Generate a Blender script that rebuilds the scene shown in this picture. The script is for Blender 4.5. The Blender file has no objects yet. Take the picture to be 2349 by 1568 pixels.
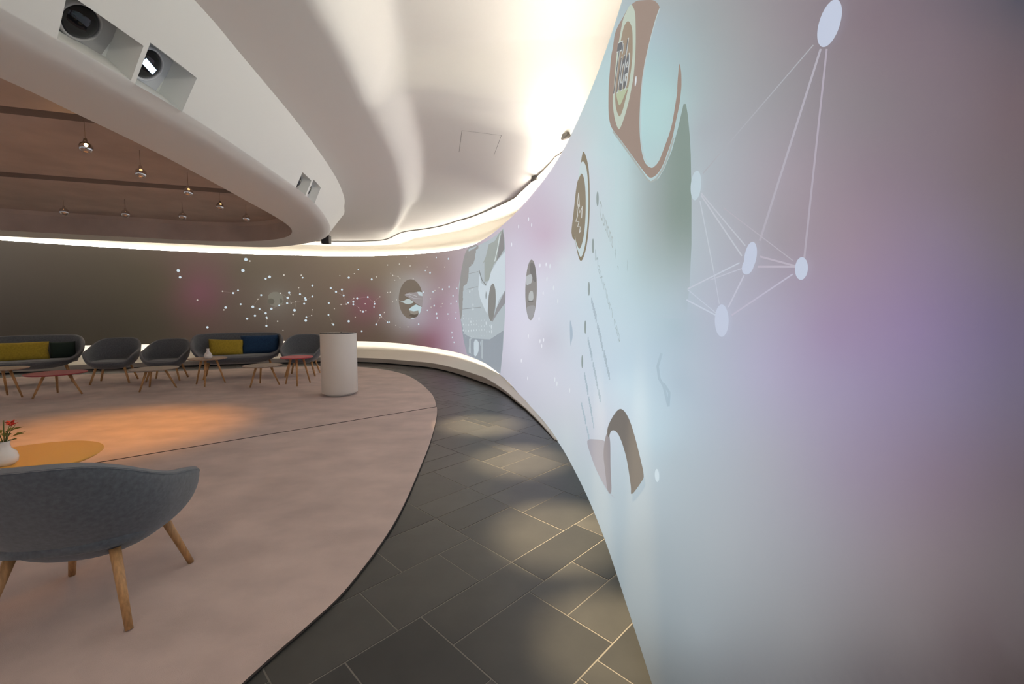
import bpy, bmesh, math, random
import numpy as np
from mathutils import Vector, Matrix
from mathutils.geometry import delaunay_2d_cdt

random.seed(7)
rng = np.random.default_rng(7)
SC = bpy.context.scene
COL = SC.collection

# ------------------------------------------------------------------ camera, light, exposure
FPX, EYE, CX, CY, HORIZ = 979.0, 1.40, 1174.5, 784.0, 712.0
PITCH = math.atan((CY - HORIZ) / FPX)
cam_d = bpy.data.cameras.new('camera')
cam_d.sensor_width = 36.0
cam_d.lens = 36.0 * FPX / 2349.0
cam_d.clip_start = 0.02
cam = bpy.data.objects.new('camera', cam_d)
COL.objects.link(cam)
cam.location = (0, 0, EYE)
cam.rotation_euler = (math.pi / 2 - PITCH, 0, 0)
SC.camera = cam
SC.view_settings.view_transform = 'Standard'
SC.view_settings.look = 'None'
SC.view_settings.exposure = 0.0
SC.view_settings.gamma = 1.0
SC.view_settings.use_curve_mapping = False
W_ = bpy.data.worlds.new('world')
SC.world = W_
W_.use_nodes = True
W_.node_tree.nodes['Background'].inputs[0].default_value = (0.9, 0.85, 0.8, 1)
W_.node_tree.nodes['Background'].inputs[1].default_value = 0.02

LED_TOP = 22.0          # cove light along the top of the screen wall
LED_LOW = 10.0          # cove light below the screen wall
LED_COL = (1.0, 0.92, 0.81)
SPOT_CARPET = 300.0    # warm spot on the middle of the carpet
SPOT_TABLE = 60.0      # warm spot on the near coffee table
SPOT_AISLE = 1400.0      # small spots above the slate aisle
AMB = np.array([0.034, 0.030, 0.023])             # stray light the screen wall returns by itself


def lin(c):
    r = []
    for v in c:
        v = v / 255.0
        r.append(v / 12.92 if v <= 0.04045 else ((v + 0.055) / 1.055) ** 2.4)
    return tuple(r)


# ------------------------------------------------------------------ survey helpers (sight lines of the photograph)
cP, sP = math.cos(PITCH), math.sin(PITCH)


def ray(u, v):
    x = (np.asarray(u, float) - CX) / FPX
    z = -(np.asarray(v, float) - CY) / FPX
    return x, cP + z * sP, -sP + z * cP


def at(u, v, Z):
    dx, dy, dz = ray(u, v)
    t = (Z - EYE) / dz
    return float(dx * t), float(dy * t)


def to_px(P):
    P = np.asarray(P, float)
    qx, qy, qz = P[..., 0], P[..., 1], P[..., 2] - EYE
    zf = qy * cP - qz * sP
    up = qy * sP + qz * cP
    ok = zf > 0.05
    zf = np.where(ok, zf, 1)
    return CX + FPX * qx / zf, CY - FPX * up / zf, ok


# ------------------------------------------------------------------ materials
MATS = {}


def mat(name, color, rough=0.6, metal=0.0, noise=None, bump=None, emit=None, spec=None, trans=0.0, sheen=0.0):
    m = bpy.data.materials.new(name)
    m.use_nodes = True
    nt = m.node_tree
    b = nt.nodes['Principled BSDF']
    b.inputs['Base Color'].default_value = (*color, 1)
    b.inputs['Roughness'].default_value = rough
    b.inputs['Metallic'].default_value = metal
    if spec is not None:
        b.inputs['Specular IOR Level'].default_value = spec
    if trans:
        b.inputs['Transmission Weight'].default_value = trans
    if sheen:
        b.inputs['Sheen Weight'].default_value = sheen
    tc = nt.nodes.new('ShaderNodeTexCoord')
    if noise:
        scale, amount, stretch = noise
        mp = nt.nodes.new('ShaderNodeMapping')
        mp.inputs['Scale'].default_value = stretch
        nt.links.new(tc.outputs['Object'], mp.inputs[0])
        n = nt.nodes.new('ShaderNodeTexNoise')
        n.inputs['Scale'].default_value = scale
        n.inputs['Detail'].default_value = 6
        nt.links.new(mp.outputs[0], n.inputs['Vector'])
        r = nt.nodes.new('ShaderNodeValToRGB')
        r.color_ramp.elements[0].position = 0.3
        r.color_ramp.elements[1].position = 0.7
        lo = tuple(max(0, c * (1 - amount)) for c in color)
        hi = tuple(min(1, c * (1 + amount)) for c in color)
        r.color_ramp.elements[0].color = (*lo, 1)
        r.color_ramp.elements[1].color = (*hi, 1)
        nt.links.new(n.outputs['Fac'], r.inputs[0])
        nt.links.new(r.outputs[0], b.inputs['Base Color'])
    if bump:
        n2 = nt.nodes.new('ShaderNodeTexNoise')
        n2.inputs['Scale'].default_value = bump[0]
        n2.inputs['Detail'].default_value = 4
        nt.links.new(tc.outputs['Object'], n2.inputs['Vector'])
        bp = nt.nodes.new('ShaderNodeBump')
        bp.inputs['Strength'].default_value = bump[1]
        bp.inputs['Distance'].default_value = bump[2]
        nt.links.new(n2.outputs['Fac'], bp.inputs['Height'])
        nt.links.new(bp.outputs[0], b.inputs['Normal'])
    if emit:
        b.inputs['Emission Color'].default_value = (*emit[0], 1)
        b.inputs['Emission Strength'].default_value = emit[1]
    MATS[name] = m
    return m


mat('white_plaster', (0.86, 0.84, 0.80), 0.75, bump=(180, 0.05, 0.002))
mat('cove_plaster', (0.86, 0.82, 0.74), 0.8)
mat('bulkhead_paint', (0.82, 0.83, 0.79), 0.6)
mat('carpet_edge_shade', (0.05, 0.036, 0.03), 0.95)  # dark sides paint the seam line and the shadow under the carpet edge
mat('slot_shade', (0.22, 0.185, 0.16), 0.9)  # darker colour paints shade into the ceiling slots
mat('inner_plaster', (0.52, 0.44, 0.38), 0.8, noise=(2.0, 0.12, (1, 1, 1)))
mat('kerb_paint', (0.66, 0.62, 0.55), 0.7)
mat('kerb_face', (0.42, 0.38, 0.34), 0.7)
mat('shadow_gap', (0.02, 0.02, 0.02), 0.9)
mat('grout', (0.20, 0.18, 0.155), 0.8)
mat('carpet', (0.54, 0.405, 0.35), 0.95, noise=(1.9, 0.15, (1.3, 1.7, 1)), bump=(400, 0.5, 0.004), sheen=0.2)
mat('led', (1, 1, 1), 0.5, emit=(LED_COL, LED_TOP))
mat('led_low', (1, 1, 1), 0.5, emit=(LED_COL, LED_LOW))
mat('fabric_grey', (0.105, 0.115, 0.128), 0.95, noise=(60, 0.2, (1, 1, 1)), bump=(500, 0.4, 0.002), sheen=0.3)
mat('fabric_rim', (0.19, 0.19, 0.20), 0.9, bump=(500, 0.3, 0.002))
mat('oak', (0.50, 0.27, 0.11), 0.5, noise=(12, 0.25, (8, 8, 1)))
mat('oak_pale', (0.46, 0.34, 0.24), 0.5, noise=(6, 0.18, (1, 7, 1)))
mat('ash_top', (0.40, 0.33, 0.27), 0.5, noise=(6, 0.15, (1, 7, 1)))
mat('red_top', (0.42, 0.06, 0.08), 0.45)
mat('rose_top', (0.62, 0.10, 0.13), 0.45)
mat('yellow_top', (0.80, 0.42, 0.08), 0.5)
mat('mustard', (0.42, 0.30, 0.03), 0.95, noise=(40, 0.15, (1, 1, 1)), bump=(300, 0.3, 0.003))
mat('petrol', (0.012, 0.045, 0.11), 0.95, noise=(40, 0.2, (1, 1, 1)), bump=(300, 0.3, 0.003))
mat('navy', (0.012, 0.02, 0.035), 0.95, bump=(300, 0.3, 0.003))
mat('forest', (0.015, 0.03, 0.022), 0.95, bump=(300, 0.3, 0.003))
mat('porcelain', (0.80, 0.77, 0.73), 0.25)
mat('pedestal_white', (0.72, 0.68, 0.62), 0.5, bump=(250, 0.04, 0.001))
mat('black_glass', (0.015, 0.012, 0.012), 0.25)
mat('black_plastic', (0.02, 0.019, 0.02), 0.5)
mat('lens_glass', (0.004, 0.004, 0.006), 0.06)
mat('projector_grey', (0.42, 0.41, 0.40), 0.5)
mat('projector_white', (0.66, 0.67, 0.70), 0.5)
mat('lens_reflection', (0.6, 0.8, 1.0), 0.3, emit=((0.55, 0.78, 1.0), 2.2))  # emission paints a blue-white reflection onto the lens
mat('chrome', (0.75, 0.73, 0.70), 0.08, metal=1.0)
mat('glass', (0.9, 0.88, 0.85), 0.02, trans=0.85)
mat('bulb_lit', (1, 0.7, 0.3), 0.3, emit=((1.0, 0.55, 0.14), 60.0))
mat('bulb_glint', (1, 0.7, 0.3), 0.3, emit=((1.0, 0.6, 0.25), 1.2))  # faint emission paints a glint on the unlit globes
mat('wire', (0.30, 0.22, 0.15), 0.5)
mat('leaf', (0.13, 0.17, 0.03), 0.6)
mat('petal', (0.55, 0.02, 0.02), 0.6)
mat('stem', (0.10, 0.15, 0.04), 0.6)
mat('spot_metal', (0.10, 0.09, 0.08), 0.4)

# screen wall: a matt light-returning surface plus the projected picture, stored per vertex
m = bpy.data.materials.new('projected_picture')
m.use_nodes = True
nt = m.node_tree
b = nt.nodes['Principled BSDF']
b.inputs['Base Color'].default_value = (0.09, 0.085, 0.08, 1)
b.inputs['Roughness'].default_value = 0.9
b.inputs['Specular IOR Level'].default_value = 0.1
a = nt.nodes.new('ShaderNodeAttribute')
a.attribute_name = 'picture'
nt.links.new(a.outputs['Color'], b.inputs['Emission Color'])
b.inputs['Emission Strength'].default_value = 1.0
MATS['projected_picture'] = m

# slate: each tile a shade of its own
m = bpy.data.materials.new('slate')
m.use_nodes = True
nt = m.node_tree
b = nt.nodes['Principled BSDF']
oi = nt.nodes.new('ShaderNodeObjectInfo')
tc = nt.nodes.new('ShaderNodeTexCoord')
n = nt.nodes.new('ShaderNodeTexNoise')
n.inputs['Scale'].default_value = 5.0
n.inputs['Detail'].default_value = 8
nt.links.new(tc.outputs['Object'], n.inputs['Vector'])
r1 = nt.nodes.new('ShaderNodeValToRGB')
r1.color_ramp.elements[0].color = (0.034, 0.033, 0.030, 1)
r1.color_ramp.elements[1].color = (0.078, 0.073, 0.064, 1)
nt.links.new(oi.outputs['Random'], r1.inputs[0])
mx = nt.nodes.new('ShaderNodeMixRGB')
mx.blend_type = 'MULTIPLY'
mx.inputs[0].default_value = 0.5
nt.links.new(r1.outputs[0], mx.inputs[1])
nt.links.new(n.outputs['Fac'], mx.inputs[2])
nt.links.new(mx.outputs[0], b.inputs['Base Color'])
b.inputs['Roughness'].default_value = 0.36
bp = nt.nodes.new('ShaderNodeBump')
bp.inputs['Strength'].default_value = 0.12
bp.inputs['Distance'].default_value = 0.004
n3 = nt.nodes.new('ShaderNodeTexNoise')
n3.inputs['Scale'].default_value = 14
n3.inputs['Detail'].default_value = 8
nt.links.new(tc.outputs['Object'], n3.inputs['Vector'])
nt.links.new(n3.outputs['Fac'], bp.inputs['Height'])
nt.links.new(bp.outputs[0], b.inputs['Normal'])
MATS['slate'] = m


# ------------------------------------------------------------------ object helpers
def mesh_data(name, verts, faces, material, smooth=True):
    me = bpy.data.meshes.new(name)
    me.from_pydata([tuple(map(float, v)) for v in verts], [], [tuple(f) for f in faces])
    me.materials.append(MATS[material])
    if smooth:
        me.polygons.foreach_set('use_smooth', [True] * len(me.polygons))
    me.update()
    return me


def link(name, data, parent=None):
    o = bpy.data.objects.new(name, data)
    COL.objects.link(o)
    if parent is not None:
        o.parent = parent
    return o


def obj(name, verts, faces, material, parent=None, smooth=True):
    return link(name, mesh_data(name, verts, faces, material, smooth), parent)


def tag(o, label=None, cat=None, group=None, kind=None):
    if label:
        o['label'] = label
    if cat:
        o['category'] = cat
    if group:
        o['group'] = group
    if kind:
        o['kind'] = kind
    return o


def thing(name, label, cat, loc=(0, 0, 0), rz=0.0, group=None):
    o = link(name, None)
    o.location = loc
    o.rotation_euler = (0, 0, rz)
    return tag(o, label, cat, group)


def bm_obj(name, bm, material, parent=None, smooth=True, angle=None):
    me = bpy.data.meshes.new(name)
    bmesh.ops.recalc_face_normals(bm, faces=bm.faces)
    bm.to_mesh(me)
    bm.free()
    me.materials.append(MATS[material])
    if smooth:
        me.polygons.foreach_set('use_smooth', [True] * len(me.polygons))
        if angle:
            me.set_sharp_from_angle(angle=angle)
    return link(name, me, parent)


def loft(rows, closed=True, flip=False):
    """rows: list of (N,3) arrays; joins neighbouring rows by quads."""
    n = len(rows[0])
    V = np.concatenate(rows)
    F = []
    m_ = n if closed else n - 1
    for k in range(len(rows) - 1):
        for i in range(m_):
            j = (i + 1) % n
            f = (k * n + i, k * n + j, (k + 1) * n + j, (k + 1) * n + i)
            F.append(f[::-1] if flip else f)
    return V, F


def lathe(profile, seg=32):
    V, F = [], []
    for r, z in profile:
        for i in range(seg):
            t = 2 * math.pi * i / seg
            V.append((r * math.cos(t), r * math.sin(t), z))
    for k in range(len(profile) - 1):
        for i in range(seg):
            j = (i + 1) % seg
            F.append((k * seg + i, k * seg + j, (k + 1) * seg + j, (k + 1) * seg + i))
    return V, F


def tube(path, radii, seg=10, cap=True):
    V, F = [], []
    P = [Vector(p) for p in path]
    for k, p in enumerate(P):
        d = (P[min(k + 1, len(P) - 1)] - P[max(k - 1, 0)]).normalized()
        ref = Vector((0, 0, 1)) if abs(d.z) < 0.9 else Vector((1, 0, 0))
        a_ = d.cross(ref).normalized()
        b_ = d.cross(a_)
        r = radii[k] if hasattr(radii, '__len__') else radii
        for i in range(seg):
            t = 2 * math.pi * i / seg
            V.append(p + a_ * (r * math.cos(t)) + b_ * (r * math.sin(t)))
    for k in range(len(P) - 1):
        for i in range(seg):
            j = (i + 1) % seg
            F.append((k * seg + i, k * seg + j, (k + 1) * seg + j, (k + 1) * seg + i))
    if cap:
        F.append(tuple(range(seg - 1, -1, -1)))
        F.append(tuple(range((len(P) - 1) * seg, len(P) * seg)))
    return V, F


def box(x0, x1, y0, y1, z0, z1):
    V = [(x0, y0, z0), (x1, y0, z0), (x1, y1, z0), (x0, y1, z0), (x0, y0, z1), (x1, y0, z1), (x1, y1, z1), (x0, y1, z1)]
    F = [(0, 3, 2, 1), (4, 5, 6, 7), (0, 1, 5, 4), (1, 2, 6, 5), (2, 3, 7, 6), (3, 0, 4, 7)]
    return V, F


# ------------------------------------------------------------------ plan curves of the oval room
C0 = np.array([-5.8, 4.2])


def catmull(P, n=24, closed=True):
    P = np.asarray(P, float)
    N = len(P)
    out = []
    for i in range(N if closed else N - 1):
        if closed:
            p0, p1, p2, p3 = P[(i - 1) % N], P[i], P[(i + 1) % N], P[(i + 2) % N]
        else:
            p0, p1, p2, p3 = P[max(i - 1, 0)], P[i], P[i + 1], P[min(i + 2, N - 1)]
        t = np.linspace(0, 1, n, endpoint=False)[:, None]
        out.append(0.5 * (2 * p1 + (p2 - p0) * t + (2 * p0 - 5 * p1 + 4 * p2 - p3) * t ** 2 + (3 * p1 - p0 - 3 * p2 + p3) * t ** 3))
    if not closed:
        out.append(P[-1:])
    return np.concatenate(out)


TH = np.radians(np.concatenate([np.arange(-180, -42, 0.75), np.arange(-42, 20, 0.14), np.arange(20, 180, 0.5)]))
NT = len(TH)


def smooth_closed(r, k):
    for _ in range(k):
        r = 0.5 * r + 0.25 * (np.roll(r, 1) + np.roll(r, -1))
    return r


def r_of(P, n=24, smooth=0):
    D = catmull(P, n)
    d = D - C0
    th = np.arctan2(d[:, 1], d[:, 0])
    r = np.hypot(d[:, 0], d[:, 1])
    o = np.argsort(th)
    th, r = th[o], r[o]
    if smooth:
        tg = np.linspace(-math.pi, math.pi, 1440, endpoint=False)
        rr = np.interp(tg, np.concatenate([th - 2 * math.pi, th, th + 2 * math.pi]), np.tile(r, 3))
        rr = smooth_closed(rr, smooth)
        return np.interp(TH, np.concatenate([tg, [math.pi]]), np.concatenate([rr, rr[:1]]))
    return np.interp(TH, np.concatenate([th - 2 * math.pi, th, th + 2 * math.pi]), np.tile(r, 3))


def pts(r):
    return np.stack([C0[0] + r * np.cos(TH), C0[1] + r * np.sin(TH)], 1)


def loop3(r_or_xy, z):
    xy = r_or_xy if getattr(r_or_xy, 'ndim', 1) == 2 else pts(r_or_xy)
    z = np.broadcast_to(z, (len(xy),))
    return np.column_stack([xy, z])


def normals_in(xy):
    t = np.roll(xy, -1, 0) - np.roll(xy, 1, 0)
    t /= np.linalg.norm(t, axis=1)[:, None]
    n_ = np.stack([-t[:, 1], t[:, 0]], 1)      # left of counter-clockwise travel = inwards
    return n_


W_PTS = [(0.44, 0), (0.51, 1.2), (0.545, 1.9), (0.57, 2.6), (0.56, 3.4), (0.49, 4.5), (0.31, 5.75), (-0.10, 7.75), (-0.72, 9.9),
         (-1.38, 11.15), (-2.4, 11.98), (-3.7, 12.48), (-4.95, 12.6), (-6.2, 12.42), (-7.6, 12.05), (-9.09, 11.45), (-10.5, 10.6),
         (-11.8, 9.45), (-13, 7.6), (-13.7, 5), (-13.3, 2), (-11.6, -1.2), (-8.6, -3.6), (-5, -4.4), (-2.4, -4.0), (-0.8, -2.8), (0.1, -1.3)]
R_W = r_of(W_PTS, smooth=6)
XY_W = pts(R_W)
N_W = normals_in(XY_W)


def off(d):
    """screen-wall line moved inwards by d (array or number)"""
    return XY_W + N_W * (np.asarray(d)[..., None] if np.ndim(d) else d)


def hit(xy, u, v):
    """first crossing of a sight line with a plan loop -> fractional index, distance factor"""
    dx, dy, dz = ray(u, v)
    a_ = xy
    b_ = np.roll(xy, -1, 0)
    ca = dx * a_[:, 1] - dy * a_[:, 0]
    cb = dx * b_[:, 1] - dy * b_[:, 0]
    k = np.where(ca * cb <= 0)[0]
    best = None
    for i in k:
        f = ca[i] / (ca[i] - cb[i]) if ca[i] != cb[i] else 0
        p = a_[i] + f * (b_[i] - a_[i])
        t = (p[0] * dx + p[1] * dy) / (dx * dx + dy * dy)
        if t > 0 and (best is None or t < best[1]):
            best = (i + f, t)
    return best[0], best[1], EYE + best[1] * dz


IDX = np.arange(NT)


def trace_z(xy, trace, lo, hi, smooth=8):
    """height along a loop from a traced edge; lo/hi = value before/after the traced stretch"""
    H = sorted((hit(xy, u, v)[0], hit(xy, u, v)[2]) for u, v in trace)
    xs = np.array([h[0] for h in H])
    zs = np.array([h[1] for h in H])
    z = np.interp(IDX, xs, zs)
    if lo is not None:
        z = np.where(IDX < xs[0] - 40, lo, z)
    if hi is not None:
        z = np.where(IDX > xs[-1] + 40, hi, z)
    for _ in range(smooth):
        z = 0.5 * z + 0.25 * (np.roll(z, 1) + np.roll(z, -1))
    return z, xs


Z_TOP = 2.98
# lower edge of the screen wall
Z_BOT, _x = trace_z(XY_W, [(1279, 1019), (1240, 966), (1199, 914), (1172, 882), (1144, 856), (1116, 835), (1083, 820), (1034, 805), (972, 794),
                           (911, 786.5), (850, 783), (740, 781), (640, 782), (440, 786.5), (330, 789.5), (185, 792)], 0.0, 0.55)
i_kerb = int(_x[0])                     # index where the kerb leaves the wall
Z_BOT[:i_kerb] = 0.0
Z_BOT = np.clip(Z_BOT, 0, 0.7)
Z_BOT[0] = Z_BOT[-1]
i_back = int(np.argmin(np.abs(TH - math.radians(-80))))
ramp = np.clip((IDX - 0) / i_back, 0, 1)
Z_BOT[:i_back] = 0.55 * (1 - ramp[:i_back])      # kerb also sinks into the wall behind the camera

# kerb foot
K_px = [(1279, 1019), (1238, 973), (1204, 940), (1170, 913), (1136, 891), (1110, 881), (1064, 864), (1003, 848), (942, 840.5), (850, 833), (737, 831),
        (600, 835), (501, 838.5), (420, 841), (196, 850)]
K_px += [(0, 858)]
kd = []
for u, v in K_px:
    x, y = at(u, v, 0.0)
    d = np.hypot(XY_W[:, 0] - x, XY_W[:, 1] - y)
    i = int(np.argmin(d))
    kd.append((i, float(np.dot(np.array([x, y]) - XY_W[i], N_W[i]))))
kd.sort()
KD = np.interp(IDX, [k[0] for k in kd], [k[1] for k in kd])
KD[:i_kerb] = -0.03
KD[:i_back] = 0.95 * (1 - ramp[:i_back]) - 0.03
KD = np.clip(smooth_closed(KD, 20), -0.03, 1.3)

# upper cove: soffit edge and ceiling rim
cols = [(1330, 250), (1290, 350), (1263, 371), (1200, 432), (1115, 483), (1000, 520), (930, 528)]
ci = [hit(XY_W, u, v)[0] for u, v in cols]
OFF_R = np.interp(IDX, ci, [-0.38, -0.30, -0.06, 0.10, 0.26, 0.38, 0.42])
OFF_B = np.interp(IDX, ci, [-0.42, -0.38, -0.34, -0.34, -0.34, -0.34, -0.34])
XY_R = off(OFF_R)
Z_R, _xr = trace_z(XY_R, [(1320, 290), (1294, 343), (1263, 371), (1204, 429), (1182, 451), (1115, 483), (1048, 505), (981, 523), (930, 529), (914, 533), (890, 549),
                          (860, 551), (760, 552)], None, 3.36, 6)
XY_E = off(OFF_B)
Z_E, _xe = trace_z(XY_E, [(1263, 369), (1182, 460), (1115, 501), (1048, 527), (981, 543), (892, 554), (760, 556)], None, 3.33, 6)
i0 = int(hit(XY_W, 1290, 350)[0])
wgt = np.clip((IDX - (i0 - 30)) / 30.0, 0, 1)
Z_R = np.where(IDX < i0, 3.80 * (1 - wgt) + Z_R * wgt, Z_R)
Z_E = np.where(IDX < i0, 3.70 * (1 - wgt) + Z_E * wgt, Z_E)
Z_R = np.clip(smooth_closed(Z_R, 4), 3.0, 3.9)
Z_E = np.minimum(np.clip(Z_E, 2.95, 3.9), Z_R - 0.03)

# hanging bulkhead ring
Z_RING, Z_RINGTOP, Z_INNER = 2.75, 3.30, 3.10
DL_PTS = [(-2.44, 2.14), (-2.38, 3.11), (-2.42, 3.98), (-2.55, 5.37), (-2.85, 6.6), (-3.29, 7.75), (-3.95, 8.7), (-5.02, 9.33), (-5.83, 9.28), (-6.9, 8.88), (-8.24, 8.42),
          (-9.41, 7.96), (-10.8, 6.8), (-11.6, 5), (-11.4, 2.5), (-9.8, 0), (-7, -1.6), (-4.6, -1.3), (-3.0, 0.0), (-2.52, 1.2)]
DU_PTS = [(-1.93, 1.9), (-1.95, 2.77), (-2.02, 3.35), (-2.19, 4.57), (-2.45, 5.95), (-2.72, 7.0), (-3.03, 7.87), (-3.6, 9.0), (-5.0, 9.95), (-6.6, 9.7), (-8.5, 8.95),
          (-10, 8.15), (-11.4, 6.8), (-12.2, 4.9), (-12, 2.2), (-10.3, -0.7), (-7, -2.3), (-4.3, -2.0), (-2.6, -0.6), (-2.02, 0.8)]
DI_PTS = [(-2.98, 2.59), (-3.0, 3.07), (-3.03, 3.57), (-3.1, 4.2), (-3.26, 5.27), (-3.48, 6.58), (-3.78, 7.45), (-4.3, 8.1), (-5.1, 8.45), (-6.0, 8.4), (-7.0, 8.0), (-8.3, 7.45),
          (-9.4, 6.85), (-10.4, 5.8), (-10.9, 4.5), (-10.6, 2.5), (-9.3, 0.6), (-7, -0.7), (-5, -0.5), (-3.7, 0.5), (-3.08, 1.6)]
R_DL, R_DU, R_DI = r_of(DL_PTS, smooth=6), r_of(DU_PTS, smooth=6), r_of(DI_PTS, smooth=4)
# carpet edge
CA_PTS = [(-1.01, 1.5), (-0.91, 1.78), (-0.83, 2.07), (-0.78, 2.72), (-0.82, 3.64), (-0.9, 4.68), (-1.08, 6.0), (-1.41, 7.23), (-2.15, 8.9), (-2.94, 9.9), (-3.9, 10.5),
          (-5.0, 10.55), (-6.1, 10.3), (-7.3, 9.85), (-8.9, 9.3), (-10.4, 8.8), (-11.6, 7.4), (-12.2, 5), (-12, 2.5), (-10.8, 0), (-8.5, -2.0), (-6, -2.8), (-3.5, -2.4), (-2.0, -1.0), (-1.35, 0.4)]
R_CA = r_of(CA_PTS, smooth=3)
# step in the outer ceiling
RS = [(-1.25, 0.5), (-1.24, 2.0), (-1.26, 2.82), (-1.29, 3.38), (-1.36, 3.96), (-1.44, 4.83), (-1.58, 5.9), (-1.99, 7.84), (-2.75, 10.1), (-3.45, 11.9), (-3.9, 13.4)]
RSd = catmull(RS, 12, closed=False) - C0
R_ST = np.interp(TH, np.arctan2(RSd[:, 1], RSd[:, 0]), np.hypot(RSd[:, 0], RSd[:, 1]), left=np.hypot(*RSd[0]), right=30.0)
back = TH < np.arctan2(RSd[0, 1], RSd[0, 0])
R_ST = np.where(back, R_DU + (np.hypot(*RSd[0]) - np.interp(np.arctan2(RSd[0, 1], RSd[0, 0]), TH, R_DU)), R_ST)
R_ST = np.where(TH < math.radians(-100), 30.0, R_ST)

# ------------------------------------------------------------------ room shell
# floor slab (shows as grout between the slates)
fl = obj('floor', *box(-15.5, 3.0, -6.5, 14.5, -0.12, -0.0015), 'grout', smooth=False)
tag(fl, 'dark slate tiled floor with pale joints running round the carpet', kind='structure')

# slate tiles
ANG = math.radians(45.7)
ca_, sa_ = math.cos(ANG), math.sin(ANG)
MOD, P0, Q0 = 0.119, 0.445, 0.885
occ = {}
tiles = []


def place(i0, i1, j0, j1):
    for i in range(i0, i1):
        for j in range(j0, j1):
            if (i, j) in occ:
                return False
    for i in range(i0, i1):
        for j in range(j0, j1):
            occ[(i, j)] = 1
    tiles.append((i0, i1, j0, j1))
    return True


for t in [(4, 8, 6, 9), (8, 10, 6, 9), (10, 14, 6, 10), (5, 10, 4, 6), (2, 5, 2, 6), (5, 9, 0, 4), (9, 12, 2, 4), (12, 16, 2, 4), (10, 15, 4, 6), (9, 13, 0, 2),
          (10, 14, 10, 12), (6, 10, 9, 12), (2, 6, 9, 13), (14, 18, 6, 9), (0, 4, 6, 9), (8, 12, -4, 0), (15, 18, 4, 6), (14, 18, 9, 12), (18, 22, 8, 12), (18, 22, 12, 15)]:
    place(*t)
from_wall = np.array(XY_W)


def inside(xy, p):
    a_ = xy - p
    b_ = np.roll(a_, -1, 0)
    ang = np.arctan2(a_[:, 0] * b_[:, 1] - a_[:, 1] * b_[:, 0], (a_ * b_).sum(1))
    return abs(ang.sum()) > 3


XY_CA = pts(R_CA)


def th_r(x, y):
    d = (x - C0[0], y - C0[1])
    return math.atan2(d[1], d[0]), math.hypot(*d)


def lanes(x, y, grow=0.35):
    th, r = th_r(x, y)
    rw = np.interp(th, TH, R_W)
    rc = np.interp(th, TH, R_CA)
    return rc - grow < r < rw + grow


cells = []
for j in range(-40, 130):
    for i in range(-110, 130):
        p, q = P0 + (i + 1) * MOD, Q0 + (j + 1) * MOD
        x, y = p * ca_ - q * sa_, p * sa_ + q * ca_
        if -1.5 < y < 13.5 and lanes(x, y):
            cells.append((i, j))
cells.sort(key=lambda c: (c[1], c[0]))
for (i, j) in cells:
    if (i, j) in occ:
        continue
    opts = [(4, 4), (4, 2), (4, 3), (5, 3), (4, 4), (3, 4), (5, 2)]
    random.shuffle(opts)
    for w, h in opts + [(3, 3), (3, 2), (2, 3), (2, 2), (2, 1), (1, 2), (1, 1)]:
        if place(i, i + w, j, j + h):
            break
slots = []
for (a0, a1, b0, b1) in tiles:
    p, q = P0 + MOD * (a0 + a1) / 2, Q0 + MOD * (b0 + b1) / 2
    slots.append((p * ca_ - q * sa_, p * sa_ + q * ca_, (a1 - a0) * MOD, (b1 - b0) * MOD))


def seen_size(s):
    u, v, ok = to_px(np.array([s[0], s[1], 0.0]))
    if not ok or not (-60 < u < 2400 and v < 1650):
        return 0.0
    if not lanes(s[0], s[1], 0.12):
        return 0.01
    return s[2] * s[3] / (s[1] ** 3 + 0.1)


slots.sort(key=seen_size, reverse=True)
tile_mesh = {}
restV, restF = [], []
for k, (x, y, w, h) in enumerate(slots):
    g = 0.0019
    if k < 290:
        key = (round(w, 3), round(h, 3))
        if key not in tile_mesh:
            V, F = box(-w / 2 + g, w / 2 - g, -h / 2 + g, h / 2 - g, -0.012, 0.0)
            bev = 0.0015
            V = V[:4] + [(v[0] - math.copysign(bev, v[0]), v[1] - math.copysign(bev, v[1]), v[2]) for v in V[4:]]
            tile_mesh[key] = mesh_data('slate_tile', V, F, 'slate', False)
        o = link('slate_tile', tile_mesh[key], fl)
        o.location = (x, y, random.uniform(-0.0006, 0.0006))
        o.rotation_euler = (random.uniform(-0.0012, 0.0012), random.uniform(-0.0012, 0.0012), ANG)
    else:
        V, F = box(-w / 2 + g, w / 2 - g, -h / 2 + g, h / 2 - g, -0.012, 0.0)
        n0 = len(restV)
        restV += [(x + v[0] * ca_ - v[1] * sa_, y + v[0] * sa_ + v[1] * ca_, v[2]) for v in V]
        restF += [tuple(n0 + i for i in f) for f in F]
if restV:
    tag(obj('slate_paving', restV, restF, 'slate', fl, smooth=False), kind='stuff')

# screen wall: front, top edge, back
NZ = 130
rows = []
for k in range(NZ + 1):
    t = k / NZ
    rows.append(loop3(XY_W, Z_BOT + (Z_TOP - Z_BOT) * t))
nfront = len(rows)
for d, z in ((-0.004, Z_TOP + 0.003), (-0.024, Z_TOP + 0.003), (-0.028, Z_TOP)):
    rows.append(loop3(off(d), np.full(NT, z)))
rows.append(loop3(off(-0.028), Z_BOT))
rows.append(loop3(XY_W, Z_BOT))
V, F = loft(rows)
wall = obj('wall_right', V, F, 'projected_picture')
tag(wall, 'tall curved white screen wall with projected pictures sweeping round the room', kind='structure')

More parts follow.
